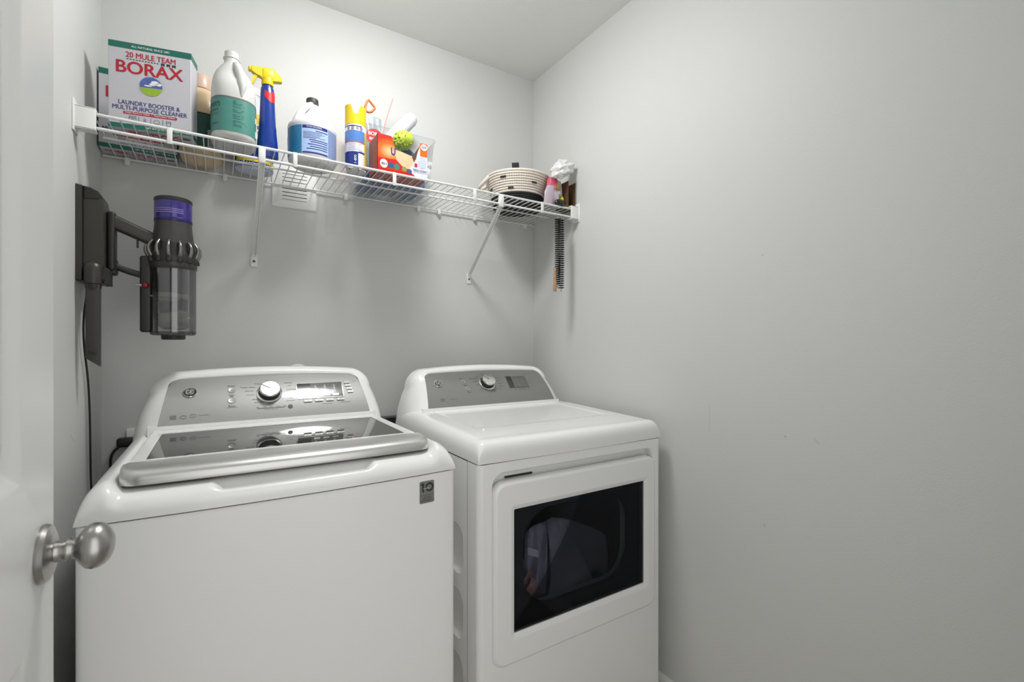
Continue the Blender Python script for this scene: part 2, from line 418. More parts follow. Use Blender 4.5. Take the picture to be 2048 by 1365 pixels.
def slope(t):                               # -> (y, z, lean) along the panel
    k = BEND / PL; a0 = LEAN - BEND / 2
    return ((-cos(a0 + k * t) + cos(a0)) / k, (sin(a0 + k * t) - sin(a0)) / k, a0 + k * t)
def console(parent, cx, yb, zb, yo, zo, pm, ob=.343, ot=.310, oH=.183, tb=.278):
    tt_, rr_, cr_ = .2605, .030, .008
    inner = open_outline(tb, tt_, PL, rr_, cr_); outer = open_outline(ob, ot, oH, .070, .010, pw=2.)
    def fn(s, t, lift=.0):
        y, z, a = slope(t); return Vector((cx + s, yb + y, zb + z)) + Vector((0, -cos(a), sin(a))) * (lift - .0009)
    ipt = [fn(x, h, .0009) for x, h in inner]; ip1 = [fn(x, h, -.0003) for x, h in inner]; ip2 = [fn(x, h, -.005) for x, h in inner]
    opt = [Vector((cx + x, yo, zo + h)) for x, h in outer]
    R = [ip2, ip1, ipt]
    for k in range(1, 9):
        a = (pi / 2) * k / 8; lat, dep = sin(a) ** .72, (1 - cos(a)) ** 1.15
        ring = []
        for p, q in zip(ipt, opt):
            dz = q - p; ring.append(Vector((p.x + dz.x * lat, p.y + dz.y * dep, p.z + dz.z * (lat * .85 + dep * .15))))
        R.append(ring)
    R.append([Vector((p.x, p.y + .03, p.z)) for p in opt])
    g = G().rings(R, False, False, False)
    back = R[-1]; g.add(back, [tuple(range(len(back)))])
    obj('console_housing', g, ENAMEL, parent, smooth=50)
    obj('console_sill', G().box(cx - tb - .020, cx + tb + .020, yb - .003, yb + .016, zb - .04, zb - .0004), ENAMEL, parent)
    P = []
    for i in range(61):
        xn = -1 + 2 * i / 60; col = []
        xa = abs(xn) * tt_; top = PL + cr_ * (1 - min(1, xa / (tt_ - rr_)) ** 2)
        if xa > tt_ - rr_: top = PL - rr_ + sqrt(max(0, rr_ ** 2 - (xa - (tt_ - rr_)) ** 2))
        for j in range(25):
            t = top * j / 24; hw_ = tb + (tt_ - tb) * min(1, t / (PL - rr_)); col.append(fn(xn * hw_, t, -.0003))
        P.append(col)
    obj('control_panel', G().grid(P), pm, parent, smooth=60)
    return fn
def frame_on(fn, c=(0, 0)):
    o = fn(*c); e = 1e-3; ex = (fn(c[0] + e, c[1]) - o) / e; ey = (fn(c[0], c[1] + e) - o) / e; n = ex.cross(ey).normalized(); return ex, ey, n
def on_panel_lathe(prof, c, fn, n=32):
    ex, ey, nn = frame_on(fn, c); o = Vector(fn(*c)); R = []
    for r, h in prof: R.append([o + (ex * cos(2 * pi * k / n) + ey * sin(2 * pi * k / n)) * r + nn * h for k in range(n)])
    return G().rings(R)
def emblem(parent, c, fn, r=.0165):
    """round bright badge with a dark field and a scrolled monogram"""
    e = obj('emblem', on_panel_lathe([(.0005, 0), (r, 0), (r, .0025), (r * .92, .0038), (r * .80, .0036), (.0005, .0034)], c, fn, 36), CHROME, parent, smooth=40)
    ex, ey, nn = frame_on(fn, c); o_ = fn(*c); f2 = lambda s, t: o_ + ex * (s - c[0]) + ey * (t - c[1]) + nn * .0048; f1 = lambda s, t: o_ + ex * (s - c[0]) + ey * (t - c[1]) + nn * .0042
    g = G(); ellip(g, c, r * .74, r * .74, f1, 30); obj('emblem_field', g, mat('emblem_dark', (.05, .05, .05), .4), e)
    g = G(); put_text(g, 'G', (c[0] - r * .24, c[1]), r * .72, f2, bold=.02); put_text(g, 'E', (c[0] + r * .28, c[1]), r * .72, f2, bold=.02)
    for k in range(4):
        a = pi / 4 + k * pi / 2
        n = 10; pts = [(c[0] + r * .58 * cos(a + q), c[1] + r * .58 * sin(a + q)) for q in [(-.55 + 1.1 * i / n) for i in range(n + 1)]]
        for i in range(n): line(g, pts[i], pts[i + 1], r * .09, f2)
    obj('emblem_monogram', g, BTN, e)
def dial(parent, c, fn, rot=2.5, r=.024, small=False):
    kn = obj('dial_ring', on_panel_lathe([(.0005, 0), (r * 1.22, 0), (r * 1.22, .0015), (r * 1.08, .003), (.0005, .003)], c, fn, 40), CHROME, parent)
    obj('dial_skirt', on_panel_lathe([(.0005, .002), (r * 1.06, .002), (r * 1.02, .012), (r * .98, .020), (.0005, .020)], c, fn, 40), BLACK, kn)
    obj('dial_cap', on_panel_lathe([(.0005, .0185), (r * .985, .0185), (r * 1.0, .021), (r * .97, .024), (r * .90, .0252), (.0005, .0252)], c, fn, 40), CHROME, kn, smooth=30)
    ex, ey, nn = frame_on(fn, c); o_ = fn(*c); f2 = lambda s, t: o_ + ex * (s - c[0]) + ey * (t - c[1]) + nn * .0256
    g = G(); line(g, c, (c[0] + r * .93 * cos(rot), c[1] + r * .93 * sin(rot)), .0022, f2)
    obj('dial_pointer', g, INK, kn)
def button(parent, c, fn, r, mat_=None, name='button'):
    return obj(name, on_panel_lathe([(.0003, 0), (r, 0), (r, .0008), (r * .86, .0016), (r * .6, .0010), (.0003, .0009)], c, fn, 20), mat_ or BTN, parent)

# ------------------------------------------------ washer
WX0, WX1, WYF, WYB, WSEAM = -.200, .486, 1.027, 1.712, .902; WC = (WX0 + WX1) / 2
wm = thing('washing_machine', 'white top-loading washer with silver lid handle and dark glass lid', 'washer', (0, 0, 0))
def bowed(x0, x1, yf, yb, bow, z, r=.012, n=24):
    pts = []
    for i in range(n + 1):
        t = i / n; x = x0 + r + (x1 - x0 - 2 * r) * t; c = (x - (x0 + x1) / 2) / ((x1 - x0) / 2); pts.append((x, yf - bow * (1 - c * c), z))
    for i in range(1, 5):
        a = radians(-90 + 90 * i / 4); pts.append((x1 - r + r * cos(a), yf + r + r * sin(a), z))
    pts += [(x1, yb, z), (x0, yb, z)]
    for i in range(4):
        a = radians(180 + 90 * i / 4); pts.append((x0 + r + r * cos(a), yf + r + r * sin(a), z))
    return pts
WB = .016
g = G(); g.rings([bowed(WX0 + .001, WX1 - .001, WYF + .001, WYB, WB, .035), bowed(WX0 + .001, WX1 - .001, WYF + .001, WYB, WB, WSEAM - .008), bowed(WX0 + .004, WX1 - .004, WYF + .004, WYB - .003, WB, WSEAM - .004)])
obj('cabinet', g, ENAMEL2, wm, smooth=30)
obj('seam_gasket', G().rings([bowed(WX0 + .006, WX1 - .006, WYF + .006, WYB - .006, WB, WSEAM - .006), bowed(WX0 + .006, WX1 - .006, WYF + .006, WYB - .006, WB, WSEAM + .004)]), BLACK, wm)
for x in (WX0 + .06, WX1 - .06):
    for y in (WYF + .06, WYB - .06):
        obj('foot', G().lathe([(.0005, 0), (.022, 0), (.024, .006), (.010, .014), (.010, .036), (.0005, .036)], (x, y, 0), 16), BLACK, wm)
def wtop(x, y):
    side = max(0., min(1., (abs(x - WC) - .285) / .02))
    z = .945 + .021 * side
    return z
def wscoop(x, d):
    a = max(0, min(1, (.150 - abs(x - WC)) / .018)); a = a * a * (3 - 2 * a)
    b = math.exp(-((d - .026) / .014) ** 2)
    groove = -.006 * math.exp(-((d - .026) / .006) ** 2) * max(0, min(1, (.29 - abs(x - WC)) / .03)) * 0
    return -.016 * a * b + groove
obj('top_cover', hfield(WX0, WX1, WYF, WYB, WSEAM, wtop, .062, .055, .03, WB, nx=110, ny=120, extra=wscoop), ENAMEL, wm, smooth=50)
# lid
LX0, LX1 = WC - .290, WC + .290
lid = obj('lid', G(), ENAMEL, wm) if False else None
ZL = .9745
g = G()
fr = lambda r_, k=4: None
O = rrect(LX0 + .004, LX1 - .004, 1.10, 1.538, .008, 4); I = rrect(WC - .262, WC + .262, 1.160, 1.472, .004, 4)
g.rings([at_z(O, ZL - .022), at_z(O, ZL - .002), at_z(rrect(LX0 + .006, LX1 - .006, 1.102, 1.536, .007, 4), ZL), at_z(I, ZL), at_z(I, ZL - .010)], True, False, False)
g.rings([at_z(O, ZL - .022), at_z(I, ZL - .010)], True, False, False)
lidf = obj('lid', g, ENAMEL, wm, smooth=30)
obj('lid_glass', G().box(WC - .2615, WC + .2615, 1.1605, 1.4715, ZL - .008, ZL - .0010), DARKGLASS, lidf)
obj('lid_hinge_strip', G().rbox(WC - .278, WC + .278, 1.506, 1.532, ZL - .002, ZL + .001, .001), ENAMEL, lidf)
# silver handle bar
prof = [(.000, -.024), (-.002, -.014), (.002, -.006), (.010, .0002), (.026, .0035), (.052, .0042), (.074, .003), (.078, .000), (.078, -.012), (.02, -.026)]
R = []; nb = 60
for i in range(nb + 1):
    t = .5 - .5 * cos(pi * i / nb); x = LX0 - .002 + (LX1 - LX0 + .004) * t; s = min(x - (LX0 - .002), LX1 + .002 - x); c = (x - WC) / .343
    rr = .030; off = rr - sqrt(max(0, rr * rr - (rr - min(s, rr)) ** 2)); bowy = -.012 * (1 - c * c)
    R.append([(x, 1.056 + bowy + (.078 - bowy) * (p[0] / .078) * 1.0 + off * (1 - p[0] / .078) if p[0] > 0 else 1.056 + bowy + p[0] + off, ZL + p[1] - (0 if s > .004 else .002)) for p in prof])
obj('lid_handle', G().rings(R), BARM, lidf, smooth=40)
PF = console(wm, WC, 1.540, .984, 1.672, WSEAM + .002, SILVER, oH=1.1205 - WSEAM - .002)
pw = lambda s, t: PF(s, t, .0006); pw2 = lambda s, t: PF(s, t, .0014)
emblem(wm, (-.209, .100), PF, .0168)
bt = button(wm, (-.108, .102), PF, .0095); bt = button(wm, (-.108, .066), PF, .0105)
gi = G()
put_text(gi, 'Power', (-.108, .119), .0052, pw); put_text(gi, 'Start', (-.108, .0845), .0052, pw); put_text(gi, 'Pause', (-.108, .0475), .0052, pw)
line(gi, (-.121, .0425), (-.095, .0425), .0007, pw); line(gi, (-.112, .0795), (-.104, .0795), .0012, pw)
ringp(gi, (-.108, .102), .0032, .0032, .0008, pw2, 14); ellip(gi, (-.1105, .066), .0014, .0014, pw2, 8); ellip(gi, (-.1050, .066), .0011, .0011, pw2, 8)
KC = (-.010, .086)
dial(wm, KC, PF, rot=2.55, r=.0285)
for tx, x, y in (('Colors', -.010, .1345), ('Whites', -.040, .1235), ('Towels / Sheets', -.066, .111), ('Bulky Items', -.063, .0965), ('Heavy Duty', -.060, .0815),
                 ('Normal', -.046, .0655), ('Speed Wash', -.040, .0545), ('Rinse', -.008, .0480), ('Drain & Spin', .046, .0545), ('Soak', .048, .065), ('Delicates', .044, .1235), ('Jeans', .047, .111), ('Active Wear', .053, .0965)):
    put_text(gi, tx, (x, y), .0042, pw)
line(gi, (-.044, .0335), (.028, .0335), .0011, pw)
for i in range(5): put_text(gi, ('Off', 'Cold', 'Cool', 'Warm', 'Hot')[i], (-.043 + i * .0178, .0375), .0034, pw)
put_text(gi, 'Deep Fill / Water Level', (-.008, .0285), .0034, pw)
put_text(gi, 'Signal', (.243, .119), .003, pw)
for i, tx in enumerate(('Delay Wash', 'My Cycle', 'Extra Rinse')): pass
put_text(gi, 'Lock Controls', (.150, .0365), .0034, pw); put_text(gi, 'Add Garments', (.205, .0385), .0034, pw)
obj('panel_lettering', gi, INK, wm)['kind'] = 'stuff'
gg = G()
for i in range(3): patch(gg, -.2515, -.2375, .0172 + i * .0045, .0205 + i * .0045, pw)
ringp(gg, (-.222, .0225), .0072, .0058, .002, pw, 20); ringp(gg, (-.200, .0240), .0076, .0062, .001, pw, 20)
put_text(gg, 'he', (-.200, .0240), .0044, pw); put_text(gg, 'PowerCare', (-.1745, .0250), .0040, pw)
obj('panel_symbols', gg, mat('faint_symbol_ink', (.22, .22, .215), .5), wm)
def onp(c0, c1, t0, t1, h, fn=PF):
    n = 8; ro = []
    for j in range(n + 1):
        t = t0 + (t1 - t0) * j / n; ro.append([fn(c0, t, .0001), fn(c0, t, h + .0009), fn(c1, t, h + .0009), fn(c1, t, .0001)])
    return G().rings(ro)
DS = lambda q: .0645 + (q - .078) * 1.45
obj('display_bezel', onp(DS(.0785), DS(.174), .0575, .1175, .0010), CHROME, wm)
dsp = obj('display', onp(DS(.080), DS(.1725), .0595, .1155, .0014), DISPLAY, wm)
obj('display_screen', onp(DS(.080), DS(.107), .0605, .1145, .0018), DISPD, dsp)
for i in range(3):
    x = DS(.117 + i * .0195); gl = G(); f = lambda q, t: PF(q, t, .0026)
    for a in ((x - .0016, .078, x - .0016, .106), (x + .0016, .078, x + .0016, .106), (x - .0016, .078, x + .0016, .078), (x - .0016, .106, x + .0016, .106)): line(gl, a[:2], a[2:], .0007, f)
    obj('level_mark', gl, WHITEINK, dsp)
gl = G()
for i in range(3):
    x = DS(.117 + i * .0195)
    for k in range(4): line(gl, (x + .007, .082 + k * .0068), (x + .019, .082 + k * .0068), .0010, f)
put_text(gl, 'Soil      Temp      Spin', (DS(.139), .1115), .0036, f); put_text(gl, 'Estimated Time', (DS(.0935), .1115), .0030, lambda q, t: PF(q, t, .0030))
obj('display_lettering', gl, INK, dsp)['kind'] = 'stuff'
for i in range(3): obj('display_button', onp(DS(.1115 + i * .0195), DS(.124 + i * .0195), .063, .0705, .0030), CHROME, dsp)
for i in range(4): obj('panel_button', onp(DS(.091 + i * .0225), DS(.106 + i * .0225), .0455, .0525, .0022), BTN, wm)
for i in range(4): obj('panel_button', onp(.2115 + i * .0020, .2285 + i * .0020, .1095 - i * .0125, .1175 - i * .0125, .0022), BTN, wm)
gl = G()
for i in range(4): put_text(gl, ('Delay', 'Rinse', 'Fabric', 'Save')[i], (DS(.0985 + i * .0225), .0490), .0036, lambda q, t: PF(q, t, .0032)); put_text(gl, ('Volume', 'Stain', 'Heavy', 'Settings')[i], (.220 + i * .0020, .1135 - i * .0125), .0034, lambda q, t: PF(q, t, .0032))
obj('button_lettering', gl, INK, wm)['kind'] = 'stuff'
obj('lid_lock_light', on_panel_lathe([(.0003, 0), (.0068, 0), (.0062, .0014), (.0003, .002)], (.044, .0345), PF, 20), INKG, wm)
# warranty sticker on the front
bx0, bx1, bz0, bz1 = .392, .4285, .8335, .8845
def wfront(x, z, lift=.0): c = (x - WC) / .343; return Vector((x, WYF + .001 - WB * (1 - c * c) - lift, z))
g = G(); pts = rrect(bx0, bx1, bz0, bz1, .003, 3); g.rings([[wfront(*p, -.0002) for p in pts], [wfront(*p, .0007) for p in pts]]); stk = obj('warranty_sticker', g, mat('sticker_grey', (.20, .20, .195), .4), wm)
fnb = lambda s, t: wfront(s, t, .0011)
g = G(); line(g, (bx0 + .0085, bz1 - .004), (bx0 + .0085, bz1 - .025), .0048, fnb); line(g, (bx0 + .0035, bz1 - .0075), (bx0 + .0085, bz1 - .0062), .0050, fnb); ringp(g, (bx0 + .0245, bz1 - .0145), .0105, .0105, .0045, fnb)
put_text(g, 'LIMITED', (.4105, bz0 + .0125), .0042, fnb); put_text(g, 'WARRANTY', (.4105, bz0 + .0060), .0042, fnb); line(g, (bx0 + .003, bz0 + .0185), (bx1 - .003, bz0 + .0185), .0006, fnb)
obj('sticker_lettering', g, INK, stk)
g = G(); put_text(g, 'YEAR', (.408, bz1 - .0165), .0030, lambda s, t: wfront(s, t, .0015), width=.015); obj('sticker_year', g, WHITEINK, stk)

# ------------------------------------------------ dryer
DX0, DX1, DYF, DYB, DSEAM = .562, 1.248, 1.053, 1.712, .8935; DC = (DX0 + DX1) / 2
dr = thing('clothes_dryer', 'white front-loading dryer with a dark window door', 'dryer', (0, 0, 0))
YS = 1.114                                     # seam between wrap-round front and side sheets
# rear cabinet with pressed side panels
g = G()
g.box(DX0 + .012, DX1 - .002, YS + .003, DYB, .03, .04)
g.box(DX0 + .012, DX1 - .002, DYB - .004, DYB, .03, DSEAM - .004)
g.box(DX1 - .004, DX1 - .001, YS + .0025, DYB, .03, DSEAM - .004)
bands = [(.03, .20), (.20, .375), (.375, .555), (.555, .735), (.735, DSEAM - .004)]
for b0, b1 in bands:
    A = rrect(YS + .0025, DYB, b0, b1, 1e-5, 6)
    if b1 > .80: hole = rrect(1.30, DYB - .06, b0 + .05, b1 - .05, .03)
    else: hole = rrect(YS + .028, DYB - .05, b0 + .012, b1 - .030, .040)
    q = lambda h, i: rrect(min(p[0] for p in h) + i, max(p[0] for p in h) - i, min(p[1] for p in h) + i, max(p[1] for p in h) - i, .036)
    g.rings([at_x(A, DX0 + .0005), at_x(hole, DX0 + .0005), at_x(q(hole, .006), DX0 + .003), at_x(q(hole, .012), DX0 + .0065), at_x(q(hole, .016), DX0 + .0075)], True, False, True)
obj('side_cabinet', g, ENAMEL2, dr, smooth=18)
# wrap-round front panel with the door recess
RX0, RX1, RZ0, RZ1 = .600, 1.221, .346, .866
g = G()
def dplan(i, z, y0=DYF):   # rounded-corner plan for the outer skin: list of points at height z
    pass
ro = rrect(DX0 + .016, DX1 - .016, .03, DSEAM - .003, 1e-5, 6)
rec = rrect(RX0, RX1, RZ0, RZ1, .040, 6)
ins = lambda d, r: rrect(RX0 + d, RX1 - d, RZ0 + d, RZ1 - d, r, 6)
g.rings([at_y(ro, DYF), at_y(rec, DYF), at_y(ins(.0006, .0397), DYF), at_y(ins(.002, .038), DYF + .0008), at_y(ins(.005, .036), DYF + .005), at_y(ins(.007, .034), DYF + .012), at_y(ins(.009, .033), DYF + .0265), at_y(rrect(.712, 1.125, .455, .742, .085, 6), DYF + .027), at_y(rrect(.716, 1.121, .459, .738, .083, 6), DYF + .060)], True, False, False)
for x_, sg in ((DX0, -1), (DX1, 1)):
    R = []
    for i in range(7):
        a = radians(90 * i / 6); R.append([(x_ - sg * .016 + sg * .016 * sin(a), DYF + .016 - .016 * cos(a), z) for z in (.03, DSEAM - .003)])
    R.append([(x_, YS, z) for z in (.03, DSEAM - .003)]); R.append([(x_ - sg * .004, YS, z) for z in (.03, DSEAM - .003)])
    g.rings(R, False, False, False)
obj('front_panel', g, ENAMEL2, dr, smooth=40)
obj('pull_slot', G().rbox(.655, .745, DYF + .022, DYF + .0272, .8395, .8450, .002), SLOT, dr)
obj('seam_gasket', G().box(DX0 + .010, DX1 - .008, DYF + .012, DYB - .006, DSEAM - .010, DSEAM + .003), BLACK, dr)
for x in (DX0 + .06, DX1 - .06):
    for y in (DYF + .06, DYB - .06):
        obj('foot', G().lathe([(.0005, 0), (.022, 0), (.024, .006), (.010, .014), (.010, .033), (.0005, .033)], (x, y, 0), 16), BLACK, dr)
def dtop(x, y):
    z = .950 + .014 * max(0, min(1, (y - 1.10) / .40)) 
    return z
def demb(x, d):
    def s01(v): v = max(0, min(1, v)); return v * v * (3 - 2 * v)
    a = s01((.265 - abs(x - DC)) / .012) * s01((d - .165) / .012) * s01((.50 - d) / .02); return -.0028 * a
obj('top_cover', hfield(DX0, DX1, DYF, DYB, DSEAM, dtop, .040, .040, .03, .006, p=3.2, nx=100, ny=110, extra=demb), ENAMEL, dr, smooth=50)
DFn = console(dr, DC, 1.548, .975, 1.674, DSEAM + .002, SILVERD, oH=1.1085 - DSEAM - .002)
emblem(dr, (-.216, .101), DFn, .0165)
dw = lambda s, t: DFn(s, t, .0006)
button(dr, (-.112, .104), DFn, .0095, BTND); button(dr, (-.104, .071), DFn, .0095, BTND)
gi = G()
put_text(gi, 'Power', (-.114, .120), .0046, dw); put_text(gi, 'Start', (-.106, .0865), .0046, dw); put_text(gi, 'Pause', (-.100, .056), .0046, dw)
ellip(gi, (-.1065, .071), .0013, .0013, lambda s, t: DFn(s, t, .0016), 8); ellip(gi, (-.1015, .071), .0013, .0013, lambda s, t: DFn(s, t, .0016), 8); ringp(gi, (-.112, .104), .003, .003, .0008, lambda s, t: DFn(s, t, .0016), 14)
KD = (-.012, .092)
dial(dr, KD, DFn, rot=2.45, r=.0270)
for tx, x, y in (('Mixed Load', -.014, .1385), ('Cottons', -.046, .130), ('Towels / Sheets', -.066, .1175), ('Bulky Items', -.060, .103), ('Delicates', -.050, .0865), ('Jeans', .030, .130), ('Casuals', .042, .1175), ('Easy Care', .046, .103),
                 ('Speed Dry', .045, .0870), ('Timed Dry', .045, .0740), ('Warm Up', .034, .062), ('Air Fluff', .004, .055)):
    put_text(gi, tx, (x, y), .0040, dw)
put_text(gi, 'Sensor Dry', (.180, .130), .004, dw); put_text(gi, 'Steam', (.206, .130), .004, dw); put_text(gi, 'Signal', (.196, .1085), .004, dw)
for i in range(4): put_text(gi, ('Delay', 'Extend', 'Volume', 'Save')[i], (.108 + i * .0205, .055), .0036, dw)
for i in range(3): put_text(gi, ('Level', 'Temp', 'Lock')[i], (.190 + i * .004, .094 - i * .012), .0036, dw)
obj('panel_lettering', gi, INK, dr)['kind'] = 'stuff'
gg = G(); patch(gg, -.224, -.207, .024, .035, dw); put_text(gg, 'HE Sensor Dry', (-.172, .0295), .0055, dw)
obj('panel_symbols', gg, mat('faint_symbol_ink2', (.16, .16, .155), .5), dr)
dsp = obj('display', onp(.082, .176, .0635, .1215, .0010, DFn), mat('dryer_display', (.14, .14, .135), .15, spec=.7), dr)
obj('display_screen', onp(.083, .106, .0645, .1205, .0016, DFn), DISPD, dsp)
gl = G(); df = lambda s, t: DFn(s, t, .0020)
for i in range(3):
    x = .117 + i * .021; line(gl, (x, .078), (x, .108), .0016, df)
    for k in range(4): line(gl, (x, .079 + k * .0095), (x + .011, .079 + k * .0095), .0012, df)
    put_text(gl, ('Level', 'Temp', 'Time')[i], (x + .006, .0700), .004, df)
line(gl, (.116, .115), (.168, .115), .0022, df)
obj('display_marks', gl, INK, dsp)
# door
QX0, QX1, QZ0, QZ1 = .605, 1.217, .351, .838
GX0, GX1, GZ0, GZ1 = .669, 1.166, .430, .7605
g = G(); E = lambda d, r: rrect(QX0 + d, QX1 - d, QZ0 + d, QZ1 - d, r, 6); W_ = lambda d, r: rrect(GX0 - d, GX1 + d, GZ0 - d, GZ1 + d, r, 6)
g.rings([at_y(E(0, .034), DYF + .015), at_y(E(0, .034), DYF + .002), at_y(E(.001, .034), DYF - .002), at_y(E(.004, .031), DYF - .006), at_y(E(.009, .028), DYF - .0085), at_y(E(.0098, .0275), DYF - .0085), at_y(W_(.0148, .0145), DYF - .0085),
         at_y(W_(.014, .014), DYF - .0085), at_y(W_(.011, .012), DYF - .0075), at_y(W_(.0, .004), DYF - .001), at_y(W_(.0, .004), DYF + .010)], True, False, False)
dd = obj('door', g, ENAMEL2, dr, smooth=35)
TINT = clear('tinted_window', (.82, .83, .86), gloss=.0, rough=.03, glosscol=(.13, .13, .14))
obj('door_window', G().box(GX0 - .002, GX1 + .002, DYF + .0015, DYF + .0035, GZ0 - .002, GZ1 + .002), TINT, dd)
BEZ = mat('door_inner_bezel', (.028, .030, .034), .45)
g = G(); g.rings([at_y(rrect(GX0 - .01, GX1 + .01, GZ0 - .01, GZ1 + .01, .004, 8), DYF + .0262), at_y(rrect(.716, 1.121, .459, .738, .100, 8), DYF + .0262), at_y(rrect(.720, 1.117, .463, .734, .098, 8), DYF + .034), at_y(rrect(.708, 1.129, .451, .746, .10, 8), DYF + .038)], True, False, False)
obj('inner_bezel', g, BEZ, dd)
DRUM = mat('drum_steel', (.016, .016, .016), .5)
g = G(); dcx, dcz = .915, .575
R = []
for r_, y_ in ((.255, DYF + .062), (.262, DYF + .07), (.265, 1.60)): R.append([(dcx + r_ * cos(2 * pi * k / 48), y_, dcz + r_ * sin(2 * pi * k / 48)) for k in range(48)])
g.rings(R, True, False, True)
ring0 = [(dcx + .255 * cos(2 * pi * k / 36 - pi / 4 + pi / 36), DYF + .062, dcz + .255 * sin(2 * pi * k / 36 - pi / 4 + pi / 36)) for k in range(36)]
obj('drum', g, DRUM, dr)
# bulkhead between front opening and drum
g = G(); R1 = rrect(.714, 1.123, .457, .740, .085, 8); n = len(R1); 
R2 = []
for p in R1:
    a = math.atan2(p[1] - .598, p[0] - .918); R2.append((dcx + .256 * cos(a), dcz + .256 * sin(a)))
g.rings([at_y(R1, DYF + .058), at_y(R2, DYF + .062)], True, False, False)
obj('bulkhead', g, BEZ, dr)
# ---- laundry inside the dryer
TOW = mat('slate_towel', (.55, .54, .64), .95, bump=.6, bscale=450, var=.12, vscale=60, spec=.1)
def blob2(c, rx, ry, rz): return G().sphere(c, rx, ry, rz, 30, 18, lambda d: 1 + .07 * sin(6 * d[0] + 2) * sin(5 * d[1]) + .05 * sin(9 * d[2] + 4 * d[0]))
def drape(fn, nu=36, nv=26, thick=.004):
    P = [[Vector(fn(i / nu, j / nv)) for j in range(nv + 1)] for i in range(nu + 1)]
    g = G(); g.grid([[tuple(p) for p in r] for r in P]); g.grid([[(p.x, p.y + thick, p.z - thick * .3) for p in r] for r in P])
    e = [P[i][0] for i in range(nu + 1)] + [P[nu][j] for j in range(1, nv + 1)] + [P[i][nv] for i in range(nu - 1, -1, -1)] + [P[0][j] for j in range(nv - 1, 0, -1)]
    g.rings([[tuple(p) for p in e], [(p.x, p.y + thick, p.z - thick * .3) for p in e]], True, False, False); return g
def ruled(t0, t1, b0, b1, bulge=.03, pl=0., npl=2., curl=0.):
    t0, t1, b0, b1 = map(Vector, (t0, t1, b0, b1))
    def f(u, v):
        p = t0.lerp(t1, u).lerp(b0.lerp(b1, u), v); r = sin(u * 2 * pi * npl) * pl * (.25 + .75 * v)
        y = p.y - bulge * sin(pi * min(1, v * .9 + .05)) * (.4 + .6 * sin(pi * u)) - r; z = p.z + .5 * r + .006 * sin(v * 7 + u * 5)
        if curl and u > .72:
            q = (u - .72) / .28; y -= curl * sin(q * pi * .9); p.x -= curl * .9 * q * q; z -= curl * .3 * q
        return (p.x, y, max(z, .33))
    return f
tt = thing('bath_towel', 'slate purple towel bunched up inside the dryer drum', 'towel', (.95, 1.2, .33))
def tshift(g): return g.mp(lambda p: (p[0] - .95, p[1] - 1.2, p[2] - .33))
obj('front_fold', tshift(drape(ruled((.950, 1.29, .600), (.990, 1.275, .607), (.836, 1.122, .440), (1.022, 1.125, .440), .045, .006, 1.))), TOW, tt, smooth=80)
obj('left_pleats', tshift(drape(ruled((.872, 1.30, .572), (.968, 1.30, .602), (.765, 1.165, .445), (.852, 1.165, .440), .012, .017, 2.6))), TOW, tt, smooth=80)
obj('right_flap', tshift(drape(ruled((.975, 1.295, .604), (1.205, 1.262, .522), (1.000, 1.190, .430), (1.150, 1.220, .420), .012, .008, 1.4, .034))), TOW, tt, smooth=80)
obj('lower_bulk', tshift(blob2((.93, 1.27, .420), .150, .090, .075)), TOW, tt, smooth=80)
TAGM = mat('care_tag_white', (.62, .66, .66), .8)
obj('care_tag', tshift(drape(lambda u, v: (.790 + .036 * u, 1.165 - .004 * u, .590 - .016 * u - .022 * v), 4, 3, .001)), TAGM, tt)
obj('care_tag', tshift(drape(lambda u, v: (1.135 + .055 * u, 1.215 - .01 * u, .435 - .010 * u - .020 * v), 4, 3, .001)), mat('care_tag_grey', (.42, .43, .44), .8), tt)
FLOR = mat('floral_cloth', (.60, .30, .30), .9, var=.75, vscale=70)
g = G(); R = []
for i in range(14):
    v = i / 13; R.append([Vector((.762 + .035 * v + .008 * sin(v * 6), 1.118 + .05 * v, .482 + .006 * v)) + Vector((cos(2 * pi * k / 18) * (.6 + .2 * sin(3 * 2 * pi * k / 18)), .35 * sin(2 * pi * k / 9), sin(2 * pi * k / 18))) * (.028 + .006 * sin(v * 9)) for k in range(18)])
g.rings(R)
obj('rolled_cloth', g, FLOR, label='rolled pinkish red patterned cloth beside the towel in the dryer', cat='cloth', smooth=80)

